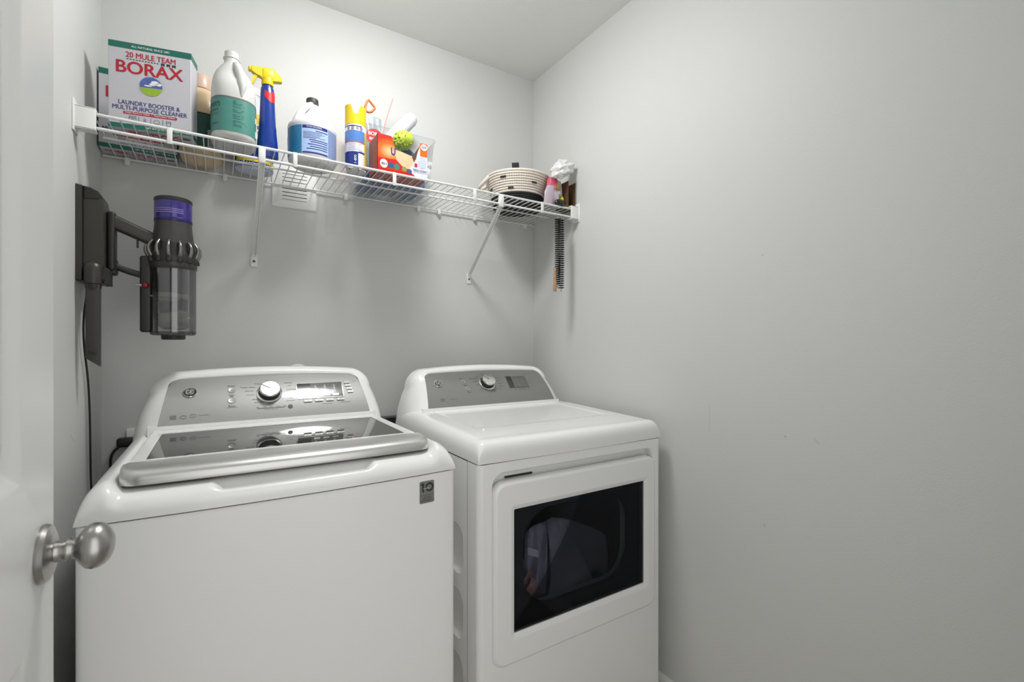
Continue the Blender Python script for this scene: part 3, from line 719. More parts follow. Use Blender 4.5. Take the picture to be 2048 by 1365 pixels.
# ================================================================== things on the shelf
DK = ZD + .0006
def carton(root, w_, d_, h_, m=CARD, r=.0012):
    return obj('carton', G().rbox(-w_ / 2, w_ / 2, 0, d_, 0, h_, r, 1), m, root)
def borax(label, loc, rz, w_=.186, d_=.058, h_=.229):
    t = thing('detergent_carton', label, 'box', loc, rz, None)
    c = carton(t, w_, d_, h_)
    f = lambda s, q: Vector(((s - .5) * w_, -.0004, q * h_)); f2 = lambda s, q: Vector(((s - .5) * w_, -.0008, q * h_)); f3 = lambda s, q: Vector(((s - .5) * w_, -.0012, q * h_))
    H = h_
    def tx(g, s, c_, h, wd, bold=0., fn=None):
        fn = fn or f; put_text(g, s, (0, 0), h * H, lambda a, b: fn(c_[0] + a / w_, c_[1] + b / H), width=wd * w_ if wd else None, bold=bold)
    rt = lambda y, z: Vector((w_ / 2 + .0004, y, z))
    g = G(); patch(g, 0, 1, .928, .9985, f); patch(g, 0, d_, .928 * H, H, rt); g.grid([[(-w_ / 2, 0, h_ + .0004), (w_ / 2, 0, h_ + .0004)], [(-w_ / 2, d_, h_ + .0004), (w_ / 2, d_, h_ + .0004)]]); obj('top_band', g, TEAL, c)
    g = G(); patch(g, 0, 1, .0015, .055, f); patch(g, 0, d_, .0005, .055 * H, rt); obj('bottom_band', g, TEAL, c)
    g = G(); tx(g, 'ALL NATURAL SINCE 1891', (.50, .962), .024, .46, .01, f2); tx(g, 'NET WT 65 OZ (4 LB 1 OZ) 1.84 kg', (.70, .028), .026, .50, .01, f2); obj('band_lettering', g, WHITEINK, c)
    g = G(); tx(g, '20 MULE TEAM', (.505, .862), .062, .60, .028); obj('slogan_lettering', g, RED, c); g = G(); tx(g, 'BORAX', (.495, .715), .140, .80, .035); obj('name_lettering', g, RED, c); g = G()
    lp = rrect(.175, .825, .168, .200, .016, 5); g.add([f(p[0], p[1]) for p in lp], [tuple(range(len(lp)))]); obj('red_banner', g, RED, c)
    g = G(); tx(g, 'Helps Remove Stains  •  Neutralizes Odors', (.50, .184), .022, .60, .01, f2); obj('banner_lettering', g, WHITEINK, c)
    g = G(); tx(g, 'LAUNDRY BOOSTER &', (.49, .302), .050, .74, .014); tx(g, 'MULTI-PURPOSE CLEANER', (.50, .240), .050, .90, .014); obj('navy_lettering', g, NAVY, c)
    g = G()
    for i in range(11):
        x = .215 + i * .036; line(g, (x, .812), (x + .022, .810), .010, f); line(g, (x + .004, .804), (x + .004, .812), .006, f); line(g, (x + .018, .804), (x + .018, .811), .006, f)
    for i in range(3):
        x = .625 + i * .068; patch(g, x, x + .046, .800, .823, f); ellip(g, (x + .010, .797), .009, .008, f, 10); ellip(g, (x + .037, .797), .009, .008, f, 10)
    obj('mule_train_print', g, INK, c)
    g = G(); ringp(g, (.515, .520), .175, .150, .006, f, 36); ringp(g, (.515, .520), .155, .130, .004, f, 36); r_ = obj('oval_border', g, mat('pale_grey_print', (.60, .60, .63), .5), c)
    g = G(); ellip(g, (.505, .525), .138, .112, f, 36); obj('sky_print', g, SKYB, c)
    g = G(); ellip(g, (.505, .525), .138, .112, f2, 20, pi * 1.06, pi * 1.96); obj('meadow_print', g, GRASSP, c)
    g = G(); ellip(g, (.555, .575), .050, .022, f2, 16); ellip(g, (.525, .552), .042, .014, f2, 16); ellip(g, (.60, .560), .035, .018, f2, 16); ellip(g, (.47, .530), .05, .008, f2, 16); obj('cloud_print', g, WHITEINK, c)
    g = G()
    for i in range(4):
        x = .285 + i * .145
        if i: line(g, (x - .072, .070), (x - .072, .150), .006, f)
    # washing machine, shirt stain, leaf, basin
    for a in ((.245, .085, .325, .085), (.325, .085, .325, .148), (.325, .148, .245, .148), (.245, .148, .245, .085), (.245, .132, .325, .132)): line(g, a[:2], a[2:], .006, f)
    ringp(g, (.285, .108), .018, .015, .005, f, 14); ringp(g, (.430, .128), .016, .013, .005, f, 12); line(g, (.405, .075), (.425, .115), .006, f); line(g, (.455, .075), (.435, .115), .006, f); line(g, (.395, .085), (.465, .078), .006, f)
    ringp(g, (.575, .115), .040, .024, .005, f, 16); line(g, (.555, .095), (.555, .072), .006, f); line(g, (.595, .095), (.595, .072), .006, f)
    for a in ((.690, .140, .750, .140), (.690, .140, .700, .085), (.750, .140, .740, .085), (.700, .085, .740, .085), (.690, .122, .750, .122)): line(g, a[:2], a[2:], .006, f)
    obj('icon_print', g, mat('slate_print', (.10, .11, .19), .5), c)
    bt = lambda s, q: Vector(((s - .5) * w_, q * d_, -.0004))
    g = G(); put_text(g, '20 MULE TEAM', (0, 0), .007, lambda a, b: bt(.52 + a / w_, .72 - b / d_), width=.11, bold=.02); put_text(g, 'BORAX', (0, 0), .020, lambda a, b: bt(.52 + a / w_, .42 - b / d_), width=.115, bold=.03)
    patch(g, .05, .28, .40, .52, bt); obj('base_lettering', g, RED, c)
    g = G(); ellip(g, (.90, .45), .06, .16, bt, 18); obj('base_oval', g, INKG, c)
    return t
a = math.atan2(1.566 - 1.606, .184)
borax('white and teal detergent carton at the front of the shelf, overlapping its twin', (-.153, 1.588, DK), a)
borax('white and teal detergent carton against the wall, mostly hidden behind its twin', (-.199, 1.782, DK), 0.)

# ---- bottles
class Bottle:
    """cross-sections are superellipses; keys: (z, a, b, exponent, dx, dy)"""
    def __init__(s, c, keys): s.c = c; s.k = keys
    def key(s, z):
        K = s.k
        if z <= K[0][0]: return K[0]
        for i in range(len(K) - 1):
            if K[i][0] <= z <= K[i + 1][0]:
                t = (z - K[i][0]) / max(1e-9, K[i + 1][0] - K[i][0]); return tuple(K[i][j] + (K[i + 1][j] - K[i][j]) * t for j in range(6))
        return K[-1]
    def pt(s, th, z, lift=0.):
        _, a, b, n, dx, dy = s.key(z); a += lift; b += lift; sx_, cx_ = sin(th), cos(th)
        m = 1 / ((abs(sx_) / 1.) ** n + abs(cx_) ** n) ** (1 / n)
        return Vector((s.c[0] + dx + sx_ * m * a, s.c[1] + dy - cx_ * m * b, s.c[2] + z))
    def body(s, n=48): 
        return G().rings([[s.pt(2 * pi * k / n, K[0]) for k in range(n)] for K in s.k])
    def band(s, z0, z1, t0, t1, lift=.0006, n=32, m=3):
        t0, t1 = radians(t0), radians(t1); return G().grid([[s.pt(t0 + (t1 - t0) * i / n, z0 + (z1 - z0) * j / m, lift) for j in range(m + 1)] for i in range(n + 1)])
    def fn(s, th0, r, lift=.0012): return lambda a, z: s.pt(radians(th0) + a / r, z, lift)
JAR = mat('milky_plastic', (.52, .52, .505), .38, sss=.25, spec=.4)
AMB = mat('amber_soap_plastic', (.62, .47, .29), .3, sss=.2)
PEACH = mat('peach_cap', (.58, .43, .34), .35, sss=.1)
GRN = mat('dark_green_label', (.012, .075, .055), .45, var=.15, vscale=80)
AQUA = mat('aqua_label', (.055, .215, .18), .42, var=.08, vscale=60)
# soap jug (rear)
c1 = (-.044, 1.766, DK)
j = thing('soap_jug', 'amber soap jug with dark green label and peach cap beside the cartons', 'jug', c1)
B1 = Bottle((0, 0, 0), [(0, .046, .068, 2.6, 0, 0), (.006, .054, .077, 2.8, 0, 0), (.02, .0565, .0795, 2.8, 0, 0), (.150, .0565, .0795, 2.8, 0, 0), (.185, .055, .072, 2.6, 0, 0), (.205, .047, .055, 2.4, 0, 0), (.218, .032, .034, 2.2, 0, 0), (.224, .020, .020, 2, 0, 0), (.232, .019, .019, 2, 0, 0)])
bd = obj('jug_body', B1.body(), AMB, j, smooth=50)
obj('cap', G().lathe([(.0005, .222), (.030, .222), (.031, .226), (.029, .262), (.027, .266), (.0005, .266)], n=32), PEACH, j)
obj('label', B1.band(.022, .120, -120, 120), GRN, bd)
g = G()
for i in range(3): patch(g, .020, .043, .052 - i * .004, .0545 - i * .004, B1.fn(0, .058), 4)
obj('label_trim', B1.band(.118, .123, -120, 120, .0009), BLACK, bd)
obj('label_patch', G().grid([[B1.pt(radians(t), z, .001) for z in (.055, .075)] for t in (18, 24, 30, 38)]), mat('faded_label_patch', (.35, .36, .33), .5), bd)
gb = G(); f = B1.fn(22, .058)
for i in range(12): patch(gb, i * .0022, i * .0022 + (.0008 if i % 3 else .0014), .024, .046, f)
obj('barcode_patch', G().grid([[B1.pt(radians(t), z, .001) for z in (.022, .048)] for t in (18, 28, 38, 50)]), mat('barcode_white', (.6, .62, .6), .5), bd)
obj('barcode', gb, INK, bd)
g = G(); put_text(g, 'n', (.030, .088), .014, f); obj('label_letter', g, INK, bd)
# laundry jug with handle (front)
c2 = (.040, 1.590, DK)
j = thing('detergent_jug', 'large milky white uncapped jug with aqua label and moulded handle', 'jug', c2)
B2 = Bottle((0, 0, 0), [(0, .047, .058, 2.5, 0, 0), (.004, .053, .066, 2.7, 0, 0), (.014, .0565, .070, 2.7, 0, 0), (.125, .0565, .070, 2.7, 0, 0), (.150, .056, .069, 2.6, 0, 0), (.172, .0545, .061, 2.5, 0, .002), (.192, .0505, .048, 2.3, -.001, .006), (.210, .0430, .036, 2.2, -.003, .006), (.226, .031, .028, 2.1, -.004, .003), (.236, .0215, .022, 2, -.005, 0), (.240, .0195, .0195, 2, -.005, 0), (.252, .0195, .0195, 2, -.005, 0), (.253, .0215, .0215, 2, -.005, 0), (.256, .0215, .0215, 2, -.005, 0), (.257, .0185, .0185, 2, -.005, 0), (.273, .0180, .0180, 2, -.005, 0)])
bd = obj('jug_body', B2.body(), JAR, j, smooth=50)
hp = []
for i in range(13):
    t = i / 12; hp.append((.006 + .014 * sin(t * pi * .7), -.016 - .052 * sin(t * pi * .5), .236 - .112 * t))
obj('handle', G().tube(hp, [(.0105 + .002 * sin(pi * i / 12)) * (1 - .75 * max(0, (i / 12 - .7) / .3)) for i in range(13)], 12), JAR, j, smooth=60)
obj('label', B2.band(.020, .114, -170, 170, n=60), AQUA, bd)
obj('label_border', B2.band(.1125, .1165, -170, 170, .0009, n=60), INKG, bd)
gt = G(); f = B2.fn(-52, .060)
put_text(gt, "MRS. MEYER'S", (-.020, .093), .0135, f, width=.078, bold=.02); put_text(gt, 'CLEAN DAY', (-.012, .0775), .0075, f, width=.054, bold=.01)
put_text(gt, 'LAUNDRY DETERGENT', (-.012, .067), .0040, f, width=.056); put_text(gt, 'BASIL SCENT', (-.006, .040), .0050, f, width=.046); line(gt, (-.035, .0345), (.022, .0345), .0006, f); line(gt, (-.035, .0625), (.022, .0625), .0006, f)
f = B2.fn(8, .060)
for k, z in enumerate((.100, .0965, .093, .0895, .0825, .079, .0755, .068, .0645, .061, .0575, .050, .0465, .043, .0395, .036)):
    L = random.uniform(.018, .036); line(gt, (-.012, z), (-.012 + L, z), .0011, f)
ringp(gt, (-.008, .104), .0035, .0035, .001, f, 14)
obj('label_lettering', gt, mat('label_dark_green_ink', (.02, .09, .075), .5), bd)
g = G()
for z0, z1 in ((.068, .084), (.026, .045)): g.grid([[B2.pt(radians(t), z, .001) for z in (z0, z1)] for t in (58, 66, 74, 84)])
obj('label_white_patch', g, WHITEINK, bd)
g = G(); f = B2.fn(-52, .060); ringp(g, (-.036, .052), .007, .008, .007, f, 16); obj('label_flower', g, WHITEINK, bd)
# rear bottle, hidden: navy and yellow label
c3 = (.104, 1.792, DK)
j = thing('cleaner_bottle', 'navy and yellow labelled oval bottle hidden behind the blue sprayer', 'bottle', c3)
B3 = Bottle((0, 0, 0), [(0, .044, .030, 2.2, 0, 0), (.004, .055, .038, 2.3, 0, 0), (.012, .058, .041, 2.3, 0, 0), (.18, .054, .038, 2.3, 0, 0), (.215, .046, .032, 2.2, 0, 0), (.24, .028, .022, 2, 0, 0), (.248, .018, .018, 2, 0, 0), (.262, .018, .018, 2, 0, 0)])
bd = obj('bottle_body', B3.body(), mat('pale_blue_plastic', (.52, .56, .66), .35), j, smooth=50)
obj('label', B3.band(.010, .17, -170, 170, n=48), NAVY, bd)
obj('yellow_stripe', B3.band(.026, .036, -60, 120, .0010), mat('yellow_print', (.72, .56, .02), .45), bd)
obj('white_label_patch', B3.band(.080, .150, -20, 80, .0012), WHITEINK, bd)
obj('yellow_label_patch', B3.band(.150, .185, -20, 80, .0012), mat('yellow_print', (.72, .56, .02), .45), bd)
g = G(); f = B3.fn(12, .05, .0018)
for i, s_ in enumerate('BLAC'): put_text(g, s_, (0, .140 - i * .018), .012, f, bold=.03)
obj('label_lettering', g, INK, bd)
obj('cap', G().lathe([(.0005, .258), (.020, .258), (.020, .278), (.018, .281), (.0005, .281)], n=24), WPLAS, j)
# trigger sprayer
c4 = (.131, 1.632, DK)
BLUE = mat('blue_bottle_plastic', (.003, .032, .24), .22, spec=.6, coat=.2); YEL = mat('yellow_plastic', (.66, .49, .012), .35)
j = thing('spray_bottle', 'blue trigger spray bottle with yellow head and red shoulder patch', 'bottle', c4)
B4 = Bottle((0, 0, 0), [(0, .027, .019, 2.4, 0, 0), (.004, .031, .022, 2.4, 0, 0), (.05, .0285, .021, 2.3, 0, 0), (.09, .0245, .020, 2.3, 0, 0), (.15, .0215, .019, 2.2, 0, 0), (.195, .0200, .0185, 2.1, 0, 0), (.216, .0185, .018, 2, 0, 0), (.224, .0145, .0145, 2, 0, 0), (.232, .0135, .0135, 2, 0, 0)])
bd = obj('bottle_body', B4.body(), BLUE, j, smooth=50)
obj('red_patch', G().grid([[B4.pt(radians(-25 + 105 * i / 12), .186 + (.034 - abs(i - 7) * .002) * k / 3 - .016 * sin(i / 12 * pi), .0008) for k in range(4)] for i in range(13)]), mat('red_label', (.62, .01, .015), .35), bd)
g = G(); f = B4.fn(60, .025); put_text(g, 'W', (.010, .095), .016, f, bold=.02); obj('yellow_logo', g, YEL, bd)
obj('collar', G().lathe([(.0005, .226), (.0165, .226), (.0170, .230), (.0165, .248), (.0005, .248)], n=28), YEL, j)
hd = [(-.043, .272), (.012, .281), (.026, .272), (.041, .257), (.040, .247), (.018, .243), (.013, .242), (-.012, .242), (-.018, .248), (-.030, .251), (-.043, .258)]
def extr(pts, y0, y1, ins=.0):
    return G().rings([[(x, y0, z) for x, z in pts], [(x, y1, z) for x, z in pts]])
g = extr(hd, -.0095, .0095); g.rbox(-.014, .016, -.012, .012, .246, .274, .003)
sh_ = obj('spray_head', g, YEL, j)
obj('nozzle', G().lathe([(.0005, 0), (.0085, 0), (.0085, .008), (.006, .010), (.0005, .010)], (-.042, 0, .2655), 16, 'x').mp(lambda p: (-.084 - p[0], p[1], p[2])), YEL, sh_)
obj('trigger', extr([(-.026, .2505), (-.030, .242), (-.038, .224), (-.042, .218), (-.045, .220), (-.042, .232), (-.036, .2505)], -.006, .006), YEL, sh_)
# bleach jug
c5 = (.262, 1.640, DK)
j = thing('bleach_jug', 'squat white jug with blue label and dark grey cap', 'jug', c5)
B5 = Bottle((0, 0, 0), [(0, .055, .055, 2, 0, 0), (.004, .064, .064, 2, 0, 0), (.014, .0715, .0715, 2, 0, 0), (.022, .0725, .0725, 2, 0, 0), (.112, .0725, .0725, 2, 0, 0), (.118, .074, .074, 2, 0, 0), (.128, .0715, .0715, 2, 0, 0), (.142, .060, .062, 2, .003, 0), (.156, .046, .050, 2, .008, 0), (.172, .034, .038, 2, .011, 0), (.188, .0255, .029, 2, .010, 0), (.198, .020, .021, 2, .006, 0), (.204, .0165, .0165, 2, 0, 0), (.208, .0165, .0165, 2, 0, 0)])
WH = mat('white_jug_plastic', (.62, .62, .62), .35, sss=.1)
bd = obj('jug_body', B5.body(), WH, j, smooth=50)
hp = [(-.004, -.012, .200), (-.018, -.020, .190), (-.032, -.026, .172), (-.043, -.030, .152), (-.050, -.030, .132), (-.052, -.028, .118)]
obj('handle', G().tube(hp, [.010, .0105, .0105, .011, .0125, .014], 12), WH, j, smooth=60)
obj('cap', G().lathe([(.0005, .202), (.0185, .202), (.019, .205), (.0185, .222), (.017, .224), (.0005, .224)], n=30), mat('charcoal_cap', (.035, .036, .038), .45), j)
LB = mat('light_blue_label', (.36, .48, .74), .4, var=.1, vscale=90); TB = mat('teal_blue_label', (.012, .16, .34), .4, var=.2, vscale=60)
obj('label_left_panel', B5.band(.022, .110, -150, -34), TB, bd); obj('label_text_panel', B5.band(.022, .110, -34, 30), LB, bd)
obj('label_right_panel', B5.band(.022, .110, 30, 150), mat('grey_blue_label', (.19, .25, .42), .4, var=.15, vscale=120), bd)
obj('label_header', B5.band(.100, .109, -32, 28, .001), NAVY, bd); obj('label_footer', B5.band(.0225, .0265, -32, 28, .001), NAVY, bd)
g = G(); f = B5.fn(-2, .0735)
for z, x0 in ((.093, .0), (.064, -.018), (.058, -.014), (.0505, -.022), (.0435, -.015), (.0365, -.026)): patch(g, x0, .038, z - .0011, z + .0011, f, 6)
for z in (.088, .084, .080, .076, .072, .069): patch(g, -.036, random.uniform(.0, .03), z - .0005, z + .0005, f, 6)
obj('label_lines', g, NAVY, bd)
g = G(); put_text(g, 'TOUGH ON STAINS', (-.004, .1045), .0045, B5.fn(-2, .0735, .0016), width=.045); obj('header_lettering', g, WHITEINK, bd)
g = G(); g.grid([[B5.pt(radians(t), z, .001) for z in (.062, .086)] for t in (-112, -104, -96, -90)]); obj('red_label_spot', g, RED, bd)
# aerosol can
c6 = (.391, 1.602, DK)
j = thing('aerosol_can', 'white and blue aerosol can with a notched yellow cap', 'can', c6)
B6 = Bottle((0, 0, 0), [(0, .029, .029, 2, 0, 0), (.003, .033, .033, 2, 0, 0), (.007, .0342, .0342, 2, 0, 0), (.010, .0335, .0335, 2, 0, 0), (.150, .0335, .0335, 2, 0, 0), (.156, .030, .030, 2, 0, 0)])
bd = obj('can_body', B6.body(), mat('can_white', (.70, .70, .74), .3, metal=.2), j, smooth=50)
obj('base_rim', G().lathe([(.027, .004), (.027, -.0004), (.032, -.0004), (.0346, .003), (.0346, .007), (.0338, .0085)], n=36, cap=False), CHROME, j)
NV2 = mat('can_navy', (.012, .03, .20), .3); CB = mat('can_blue', (.08, .20, .50), .3, var=.12, vscale=120)
obj('navy_panel', B6.band(.011, .058, -120, 0), NV2, bd); obj('navy_top_line', B6.band(.054, .059, 0, 40, .0007), NV2, bd)
obj('blue_panel', B6.band(.092, .128, -120, 40), CB, bd); obj('red_line', B6.band(.0885, .0915, -120, 40, .0008), mat('soft_red_print', (.50, .12, .15), .4), bd)
obj('yellow_side_strip', B6.band(.011, .128, 40, 140), YEL, bd); obj('navy_rim_line', B6.band(.141, .144, -100, 20, .0007), NV2, bd)
g = G(); f = B6.fn(-10, .0342)
for z in (.084, .080, .0755, .071, .067, .063): patch(g, -.028, random.uniform(.008, .022), z - .0007, z + .0007, f, 6)
for z in (.052, .047, .042, .037, .031, .025): pass
obj('can_small_print', g, mat('lilac_print', (.32, .30, .45), .4), bd)
g = G(); put_text(g, '1-800', (0, 0), .008, lambda a, b: B6.pt(radians(-16) + (-b) / .034, .033 + a, .0014), width=.026); obj('can_number', g, WHITEINK, bd)
g = G()
for i, t0 in enumerate((-62, -38, -12, 10)): g.grid([[B6.pt(radians(t), z, .001) for z in (.1305, .1395)] for t in (t0, t0 + 8, t0 + 15)])
obj('pictogram_squares', g, mat('pictogram_print', (.26, .19, .25), .5, var=.5, vscale=200), bd)
N = 64; CO, CI = [], []
def capz(th):
    d = (math.degrees(th) + 180) % 360 - 180; d2 = abs(d + 14)
    return .212 - .030 * max(0, min(1, (27 - d2) / 16)) - .004 * (d / 180)
ro_, ri_ = .0340, .0315
R = [[(ro_ * sin(2 * pi * k / N), -ro_ * cos(2 * pi * k / N), .149) for k in range(N)], [(ro_ * sin(2 * pi * k / N), -ro_ * cos(2 * pi * k / N), capz(2 * pi * k / N)) for k in range(N)], [(ri_ * sin(2 * pi * k / N), -ri_ * cos(2 * pi * k / N), capz(2 * pi * k / N)) for k in range(N)], [(ri_ * sin(2 * pi * k / N), -ri_ * cos(2 * pi * k / N), .165) for k in range(N)]]
obj('notched_cap', G().rings(R, True, False, True), YEL, j, smooth=50)
# thin peach plastic bag between bleach jug and can
m = bpy.data.materials.new('peach_film'); m.use_nodes = True; nt = m.node_tree; nt.nodes.remove(nt.nodes['Principled BSDF'])
t_ = nt.nodes.new('ShaderNodeBsdfTransparent'); d_ = nt.nodes.new('ShaderNodeBsdfDiffuse'); d_.inputs[0].default_value = (.80, .66, .58, 1); x_ = nt.nodes.new('ShaderNodeMixShader'); x_.inputs[0].default_value = .22
nt.links.new(t_.outputs[0], x_.inputs[1]); nt.links.new(d_.outputs[0], x_.inputs[2]); nt.links.new(x_.outputs[0], nt.nodes['Material Output'].inputs[0]); FILM = m
random.seed(3)
def blob(c, rx, ry, rz, amp, fr, seed=0, nu=30, nv=20):
    ph = [random.uniform(0, 6) for _ in range(6)]
    return G().sphere(c, rx, ry, rz, nu, nv, lambda d: 1 + amp * (sin(fr * d[0] + ph[0]) * sin(fr * 1.3 * d[1] + ph[1]) + .6 * sin(fr * 2.1 * d[2] + ph[2] + 2 * d[0]) + .4 * sin(fr * 2.9 * d[0] - 2 * d[1] + ph[3])))
obj('plastic_bag', blob((.372, 1.752, DK + .081), .040, .060, .080, .07, 4), FILM, label='translucent peach plastic bag between the bleach jug and the aerosol can', cat='bag', smooth=80)
# ---- clear storage bin with its contents
CLR = clear('clear_bin_plastic', (.965, .97, .975), gloss=.08, rough=.08, fm=.35)
bn = thing('storage_bin', 'clear plastic storage bin standing behind the torn red carton', 'bin', (.555, 1.750, DK))
O0 = rrect(-.128, .128, -.082, .082, .015, 4); O1 = rrect(-.146, .146, -.095, .095, .018, 4); O2 = rrect(-.152, .152, -.0985, .0985, .02, 4); I1 = rrect(-.1445, .1445, -.0935, .0935, .017, 4); I0 = rrect(-.1265, .1265, -.0805, .0805, .014, 4)
obj('bin_shell', G().rings([at_z(O0, 0), at_z(O1, .196), at_z(O2, .196), at_z(O2, .199), at_z(I1, .199), at_z(I0, .002)], True, True, True), CLR, bn, smooth=30)
PKB = mat('blue_pack_print', (.08, .17, .40), .45, var=.45, vscale=45)
pk = thing('wipes_pack', 'dark blue wipes pack lying in the bottom of the clear bin', 'pack', (.555, 1.750, DK + .0035))
obj('pack_body', G().rbox(-.115, .115, -.070, .070, 0, .05, .012, 3), PKB, pk, smooth=40)
f = lambda s, q: Vector((s, q, -.0005)); f2 = lambda s, q: Vector((s, q, -.0010))
g = G(); patch(g, -.05, .045, -.05, .05, f); obj('white_label', g, mat('pack_label', (.45, .50, .58), .5), pk)
g = G()
for i in range(9):
    for k in range(2): line(g, (-.045 + k * .045, -.042 + i * .010), (-.045 + k * .045 + random.uniform(.025, .038), -.042 + i * .010), .003, f2)
obj('pack_lettering', g, NAVY, pk)
# white spray bottle lying across
g = G(); a_ = Vector((.526, 1.752, DK + .168)); b_ = Vector((.656, 1.775, DK + .326))
obj('white_bottle', G().tube([a_.lerp(b_, t) for t in (0, .06, .3, .55, .75, .9, .97, 1.)], [.012, .021, .026, .027, .027, .027, .022, .010], 24), mat('white_bottle_plastic', (.66, .66, .71), .35, sss=.1), label='plain white bottle leaning diagonally out of the clear bin', cat='bottle', smooth=60)
# lime scrubber
LIME = mat('lime_scrubber', (.56, .72, .06), .5, sss=.1)
sb = thing('scrub_ball', 'lime green knobbly scrub ball inside the clear bin', 'scrubber', (.589, 1.700, DK + .190))
obj('ball_body', G().sphere((0, 0, 0), .040, .034, .034, 28, 16).tf(Matrix.Rotation(radians(-28), 4, 'Y')), LIME, sb, smooth=60)
g = G()
for k in range(70):
    d = Vector((random.gauss(-.6, .6), random.gauss(-.4, .6), random.gauss(-.1, .7))).normalized(); p = Vector((d.x * .040, d.y * .034, d.z * .034)); g.tube([p * .96, p * 1.06, p * 1.13], [.0030, .0024, .0008], 6)
g.tf(Matrix.Rotation(radians(-28), 4, 'Y')); o = obj('nubs', g, LIME, sb, smooth=60); o['kind'] = 'stuff'
g = G().rbox(-.045, .045, -.018, .018, -.030, .030, .006, 2).tf(Matrix.Translation((.634, 1.752, DK + .140)) @ Matrix.Rotation(radians(35), 4, 'Y') @ Matrix.Rotation(radians(-12), 4, 'Z'))
obj('sponge', g, mat('denim_blue_sponge', (.07, .15, .30), .9, bump=1., bscale=300, var=.3, vscale=120), label='blue sponge wedged in the right of the clear bin', cat='sponge')
# clear printed pouch with carabiner
PCH = clear('pouch_film', (.80, .87, .90), gloss=.25, rough=.2)
pc = thing('printed_pouch', 'clear printed pouch with red round logo, standing in the bin', 'pouch', (.478, 1.745, DK + .055))
g = G(); P = [[(-.042 + .084 * i / 12, -.012 * sin(pi * i / 12) * sin(pi * min(1, .25 + .75 * (1 - j / 12))) + .002 * sin(i * 1.7 + j), .215 * j / 12) for j in range(13)] for i in range(13)]
g.grid(P); g.grid([[(x, .004 - y, z) for x, y, z in r] for r in P]); obj('pouch_film_sheet', g, PCH, pc, smooth=80)
g = G(); fp = lambda s, q: Vector((s, -.0165, q)); ellip(g, (.012, .135), .032, .030, fp, 24); obj('red_logo_disc', g, mat('red_label', (.62, .01, .015), .35), pc)
g = G(); put_text(g, 'BORN', (.012, .146), .013, lambda a, b: fp(a, b) + Vector((0, -.0006, 0)), width=.046, bold=.03); put_text(g, 'and', (.010, .129), .013, lambda a, b: fp(a, b) + Vector((0, -.0006, 0)), width=.036, bold=.03); obj('logo_lettering', g, WHITEINK, pc)
g = G(); patch(g, -.040, -.018, .02, .17, lambda s, q: Vector((s, -.0135, q)), 2, 2); obj('teal_side_print', g, mat('soft_teal_print', (.12, .27, .36), .5, var=.3, vscale=60), pc)
OR = mat('orange_plastic', (.62, .16, .03), .4)
cl = [(-.016, 0), (-.019, .014), (-.012, .036), (-.006, .044), (.002, .036), (.016, .022), (.017, .018), (.004, .002), (-.006, -.002)]
g = G().tube([(x, 0, z) for x, z in cl + cl[:1]], .0042, 8, False)
obj('carabiner', g, OR, label='orange triangular clip at the top of the clear printed pouch', cat='clip', loc=(.478, 1.742, DK + .284), smooth=60)
ST = mat('pink_straw', (.55, .28, .25), .4)
g = G().tube([(.520, 1.765, DK + .17), (.540, 1.768, DK + .262), (.556, 1.770, DK + .320), (.5725, 1.772, DK + .374)], .0018, 8)
obj('drinking_straw', g, ST, label='thin pinkish straw sticking up out of the clear bin', cat='straw', smooth=60)
# ---- torn red carton of dryer sheets
RW_, RD_, RH_ = .1735, .100, .121
rb = thing('dryer_sheet_box', 'torn open red and orange dryer sheet box at the shelf edge', 'box', (.5315, 1.536, DK))
ORG = mat('orange_carton', (.72, .13, .012), .35); RDC = mat('red_carton', (.55, .012, .010), .35)
# gradient print: orange low-centre to red
m = bpy.data.materials.new('red_orange_print'); m.use_nodes = True; nt = m.node_tree; tc = nt.nodes.new('ShaderNodeTexCoord'); gr = nt.nodes.new('ShaderNodeTexGradient'); gr.gradient_type = 'SPHERICAL'; mpn = nt.nodes.new('ShaderNodeMapping')
mpn.inputs['Scale'].default_value = (16, 16, 22); mpn.inputs['Location'].default_value = (.72, .0, -1.5); rp = nt.nodes.new('ShaderNodeValToRGB'); rp.color_ramp.elements[0].color = (.62, .018, .008, 1); rp.color_ramp.elements[1].color = (.9, .55, .30, 1); e_ = rp.color_ramp.elements.new(.45); e_.color = (.80, .14, .012, 1)
nt.links.new(tc.outputs['Object'], mpn.inputs[0]); nt.links.new(mpn.outputs[0], gr.inputs[0]); nt.links.new(gr.outputs[0], rp.inputs[0]); nt.links.new(rp.outputs[0], nt.nodes['Principled BSDF'].inputs['Base Color']); nt.nodes['Principled BSDF'].inputs['Roughness'].default_value = .35
GRAD = m
def plate(poly, fn, th_):
    n = len(poly); A = [fn(a, b, 0) for a, b in poly]; B = [fn(a, b, th_) for a, b in poly]
    return G().rings([A, B])
hw = RW_ / 2; fr_ = lambda a, b, d: (a, d, b)
front_l = [(-hw, 0), (hw, 0), (hw, .008), (.050, .012), (-.004, .028), (-.022, .044), (-.028, .062), (-.030, .090), (-.040, .121), (-hw, .121)]
obj('front_panel', plate(front_l, fr_, .0012), GRAD, rb)
front_r = [(.046, .0), (hw, 0), (hw, .121), (.066, .121), (.052, .088), (.046, .060), (.036, .045), (.018, .018), (.030, .010)]
RP = obj('torn_right_panel', plate(front_r, lambda a, b, d: (a, d - .0008, b), .0008), mat('pale_print', (.62, .64, .70), .4, var=.06, vscale=40), rb)
g = G(); patch(g, .060, hw - .0002, .075, .1205, lambda s, q: Vector((s, -.0012, q))); obj('orange_print', g, ORG, RP)
g = G(); ellip(g, (.074, .107), .012, .011, lambda s, q: Vector((s, -.0016, q)), 20); obj('white_disc', g, WHITEINK, RP)
